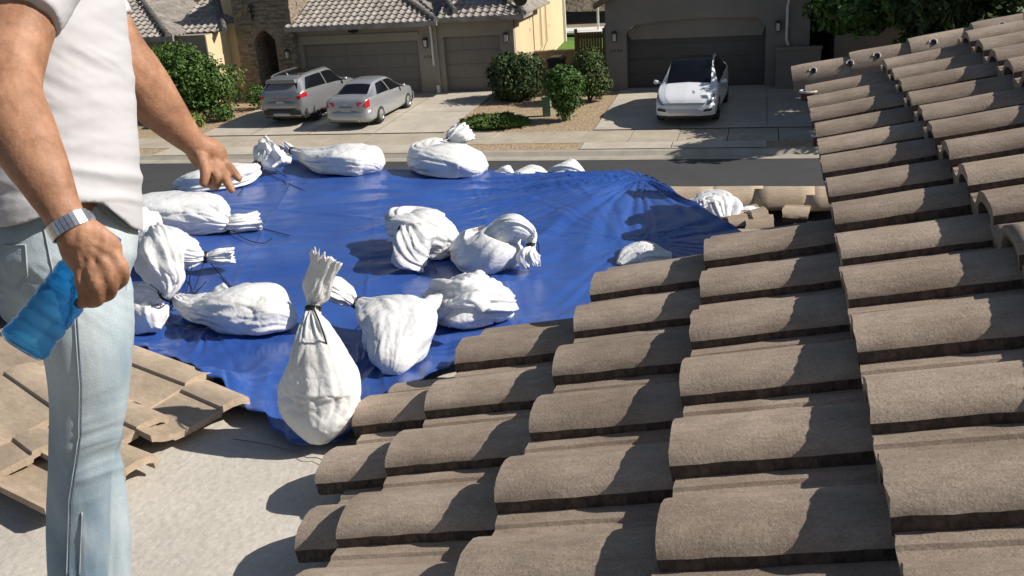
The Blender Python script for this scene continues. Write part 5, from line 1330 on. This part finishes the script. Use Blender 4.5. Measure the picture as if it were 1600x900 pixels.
def seam(pts, m=seamm, r_=.0014, name='seam'):
    q = onto(JEO, pts)
    if len(q) > 2:
        mb = MB(); mb.tube(q, r_, 5); s = mb.build(name, m, MAN, True); sub(s, MAN)
for pts in ([(112,430),(118,520),(124,600),(123,680),(108,780),(104,899)], [(128,800),(124,899)]): seam(pts)
seam([(116,430),(122,520),(128,600),(127,680),(112,780),(108,899)], seamd, .0010)
for pts in ([(6,384),(40,382),(44,430),(26,452)], [(2,392),(6,384)], [(150,322),(160,334),(170,342),(205,366)], [(160,318),(176,336),(206,358)], [(68,352),(78,400),(84,430)]): seam(pts)
# shoes
shm = mat('dark_shoe', (.05,.045,.04), .6, .1, 8)
for rows in ([(95,1090,1.94,34,30),(150,1100,1.96,32,28),(205,1102,1.98,24,24)], [(150,1045,2.13,32,28),(200,1052,2.15,30,28),(250,1052,2.17,22,22)]):
    o = fuse('shoe', [limb(rows)], .006, shm, MAN, 2); sub(o, MAN)
# steel bracelet watch round the near wrist
WA = empty('wristwatch', (0,0,0)); WA.parent = MAN; WA.matrix_parent_inverse = Matrix.Translation(-MAN.location)
ctr = atd(109,353,1.30); ax_ = (atd(122,372,1.30)-atd(92,322,1.30)).normalized(); s_ = ax_.cross(-CF).normalized(); u2 = s_.cross(ax_).normalized()
if u2.dot(CF) > 0: u2 = -u2
steel = mat('steel', (.62,.62,.63), .28, .1, 20, metal=.9)
A_, B_ = 31.5*1.3/FPX+.0015, 24*1.3/FPX+.0015
mb = MB(); N_ = 26
for j in range(N_):
    t = 2*pi*j/N_; c = ctr+s_*(A_*cos(t))+u2*(B_*sin(t)); tg = (s_*(-A_*sin(t))+u2*(B_*cos(t))).normalized(); nr = (s_*(cos(t)*B_)+u2*(sin(t)*A_)).normalized(); w2 = .0092
    for off, ww in ((-.0066,.0030),(0,.0034),(.0066,.0030)):
        V = [c+ax_*(off+sx*ww)+tg*(sy*.0031)+nr*(sz*.0013) for sz in (-1,1) for sx, sy in ((-1,-1),(1,-1),(1,1),(-1,1))]
        mb.add(V, [(0,3,2,1),(4,5,6,7),(0,1,5,4),(1,2,6,5),(2,3,7,6),(3,0,4,7)])
mb.build('bracelet', steel, WA)
t = radians(250); c = ctr+s_*(A_*cos(t))+u2*(B_*sin(t)); nr = (s_*cos(t)+u2*sin(t)).normalized()
mb = MB(); mb.tube([c-nr*.002, c+nr*.006], .018, 24); cs = mb.build('watch_case', steel, WA)
mb = MB(); mb.tube([c+nr*.0061, c+nr*.0068], .0155, 24); mb.build('watch_face', blackm, cs)

# ------------------------------------------------------------------ water bottle held in the near hand
pa, pb = atd(177,364,1.372), atd(33,546,1.325); ax_ = (pb-pa).normalized(); Lb = (pb-pa).length
BO = empty('water_bottle', pb, label='blue tinted plastic water bottle with blue cap hanging from the man\'s lowered hand', cat='bottle')
petm, pt, ppb = nodes_mat('blue_plastic_bottle'); ppb.inputs['Base Color'].default_value = (.16,.54,.86,1); ppb.inputs['Transmission Weight'].default_value = .93; ppb.inputs['Roughness'].default_value = .06; ppb.inputs['IOR'].default_value = 1.38
ppb.inputs['Specular IOR Level'].default_value = .7
tc = pt.nodes.new('ShaderNodeTexCoord'); n = pt.nodes.new('ShaderNodeTexNoise'); n.inputs['Scale'].default_value = 28; n.inputs['Detail'].default_value = 3; pt.links.new(tc.outputs['Object'], n.inputs[0])
b = pt.nodes.new('ShaderNodeBump'); b.inputs['Strength'].default_value = .45; b.inputs['Distance'].default_value = .005; pt.links.new(n.outputs[0], b.inputs['Height']); pt.links.new(b.outputs[0], ppb.inputs['Normal'])
prof = [(0,.0),(.018,.002),(.027,.0),(.0325,.006),(.0335,.014)]
for k in range(6): z = .022+k*.019; prof += [(.0328,z),(.0328,z+.008),(.0309,z+.0115),(.0328,z+.015)]
prof += [(.0335,.138),(.031,.150),(.025,.163),(.018,.174),(.0135,.182),(.0132,Lb-.022)]
s_ = ax_.cross(CF).normalized(); u2 = s_.cross(ax_).normalized(); n_ = 36
V = []; F = []
for rr, z in prof:
    for k in range(n_):
        t = 2*pi*k/n_; q = rr*(1+(.06*abs(cos(2.5*t)) if rr > .03 and z < .02 else 0)); V.append(-ax_*z+s_*(q*cos(t))+u2*(q*sin(t)))
for i in range(len(prof)-1):
    for k in range(n_): F.append((i*n_+k, i*n_+(k+1)%n_, (i+1)*n_+(k+1)%n_, (i+1)*n_+k))
F.append(tuple(range((len(prof)-1)*n_, len(prof)*n_)))
bo_ = mobj('bottle_body', V, F, petm, BO, True); bm = bmesh.new(); bm.from_mesh(bo_.data); bmesh.ops.recalc_face_normals(bm, faces=bm.faces); bmesh.ops.solidify(bm, geom=bm.faces[:], thickness=.0009); bm.to_mesh(bo_.data); bm.free()
mb = MB(); capz = Lb-.020
prof2 = [(.0145,0),(.0155,.003),(.0155,.016),(.0135,.019),(.0,.0195)]
V = []; F = []
for rr, z in prof2:
    for k in range(40):
        t = 2*pi*k/40; q = rr*(1+(.03*(k % 2) if .001 < z < .017 else 0)); V.append(-ax_*(capz+z)+s_*(q*cos(t))+u2*(q*sin(t)))
for i in range(4):
    for k in range(40): F.append((i*40+k, i*40+(k+1)%40, (i+1)*40+(k+1)%40, (i+1)*40+k))
F.append(tuple(range(39,-1,-1)))
mobj('cap', V, F, mat('blue_cap',(.02,.09,.5),.35,.05,4), BO, True)
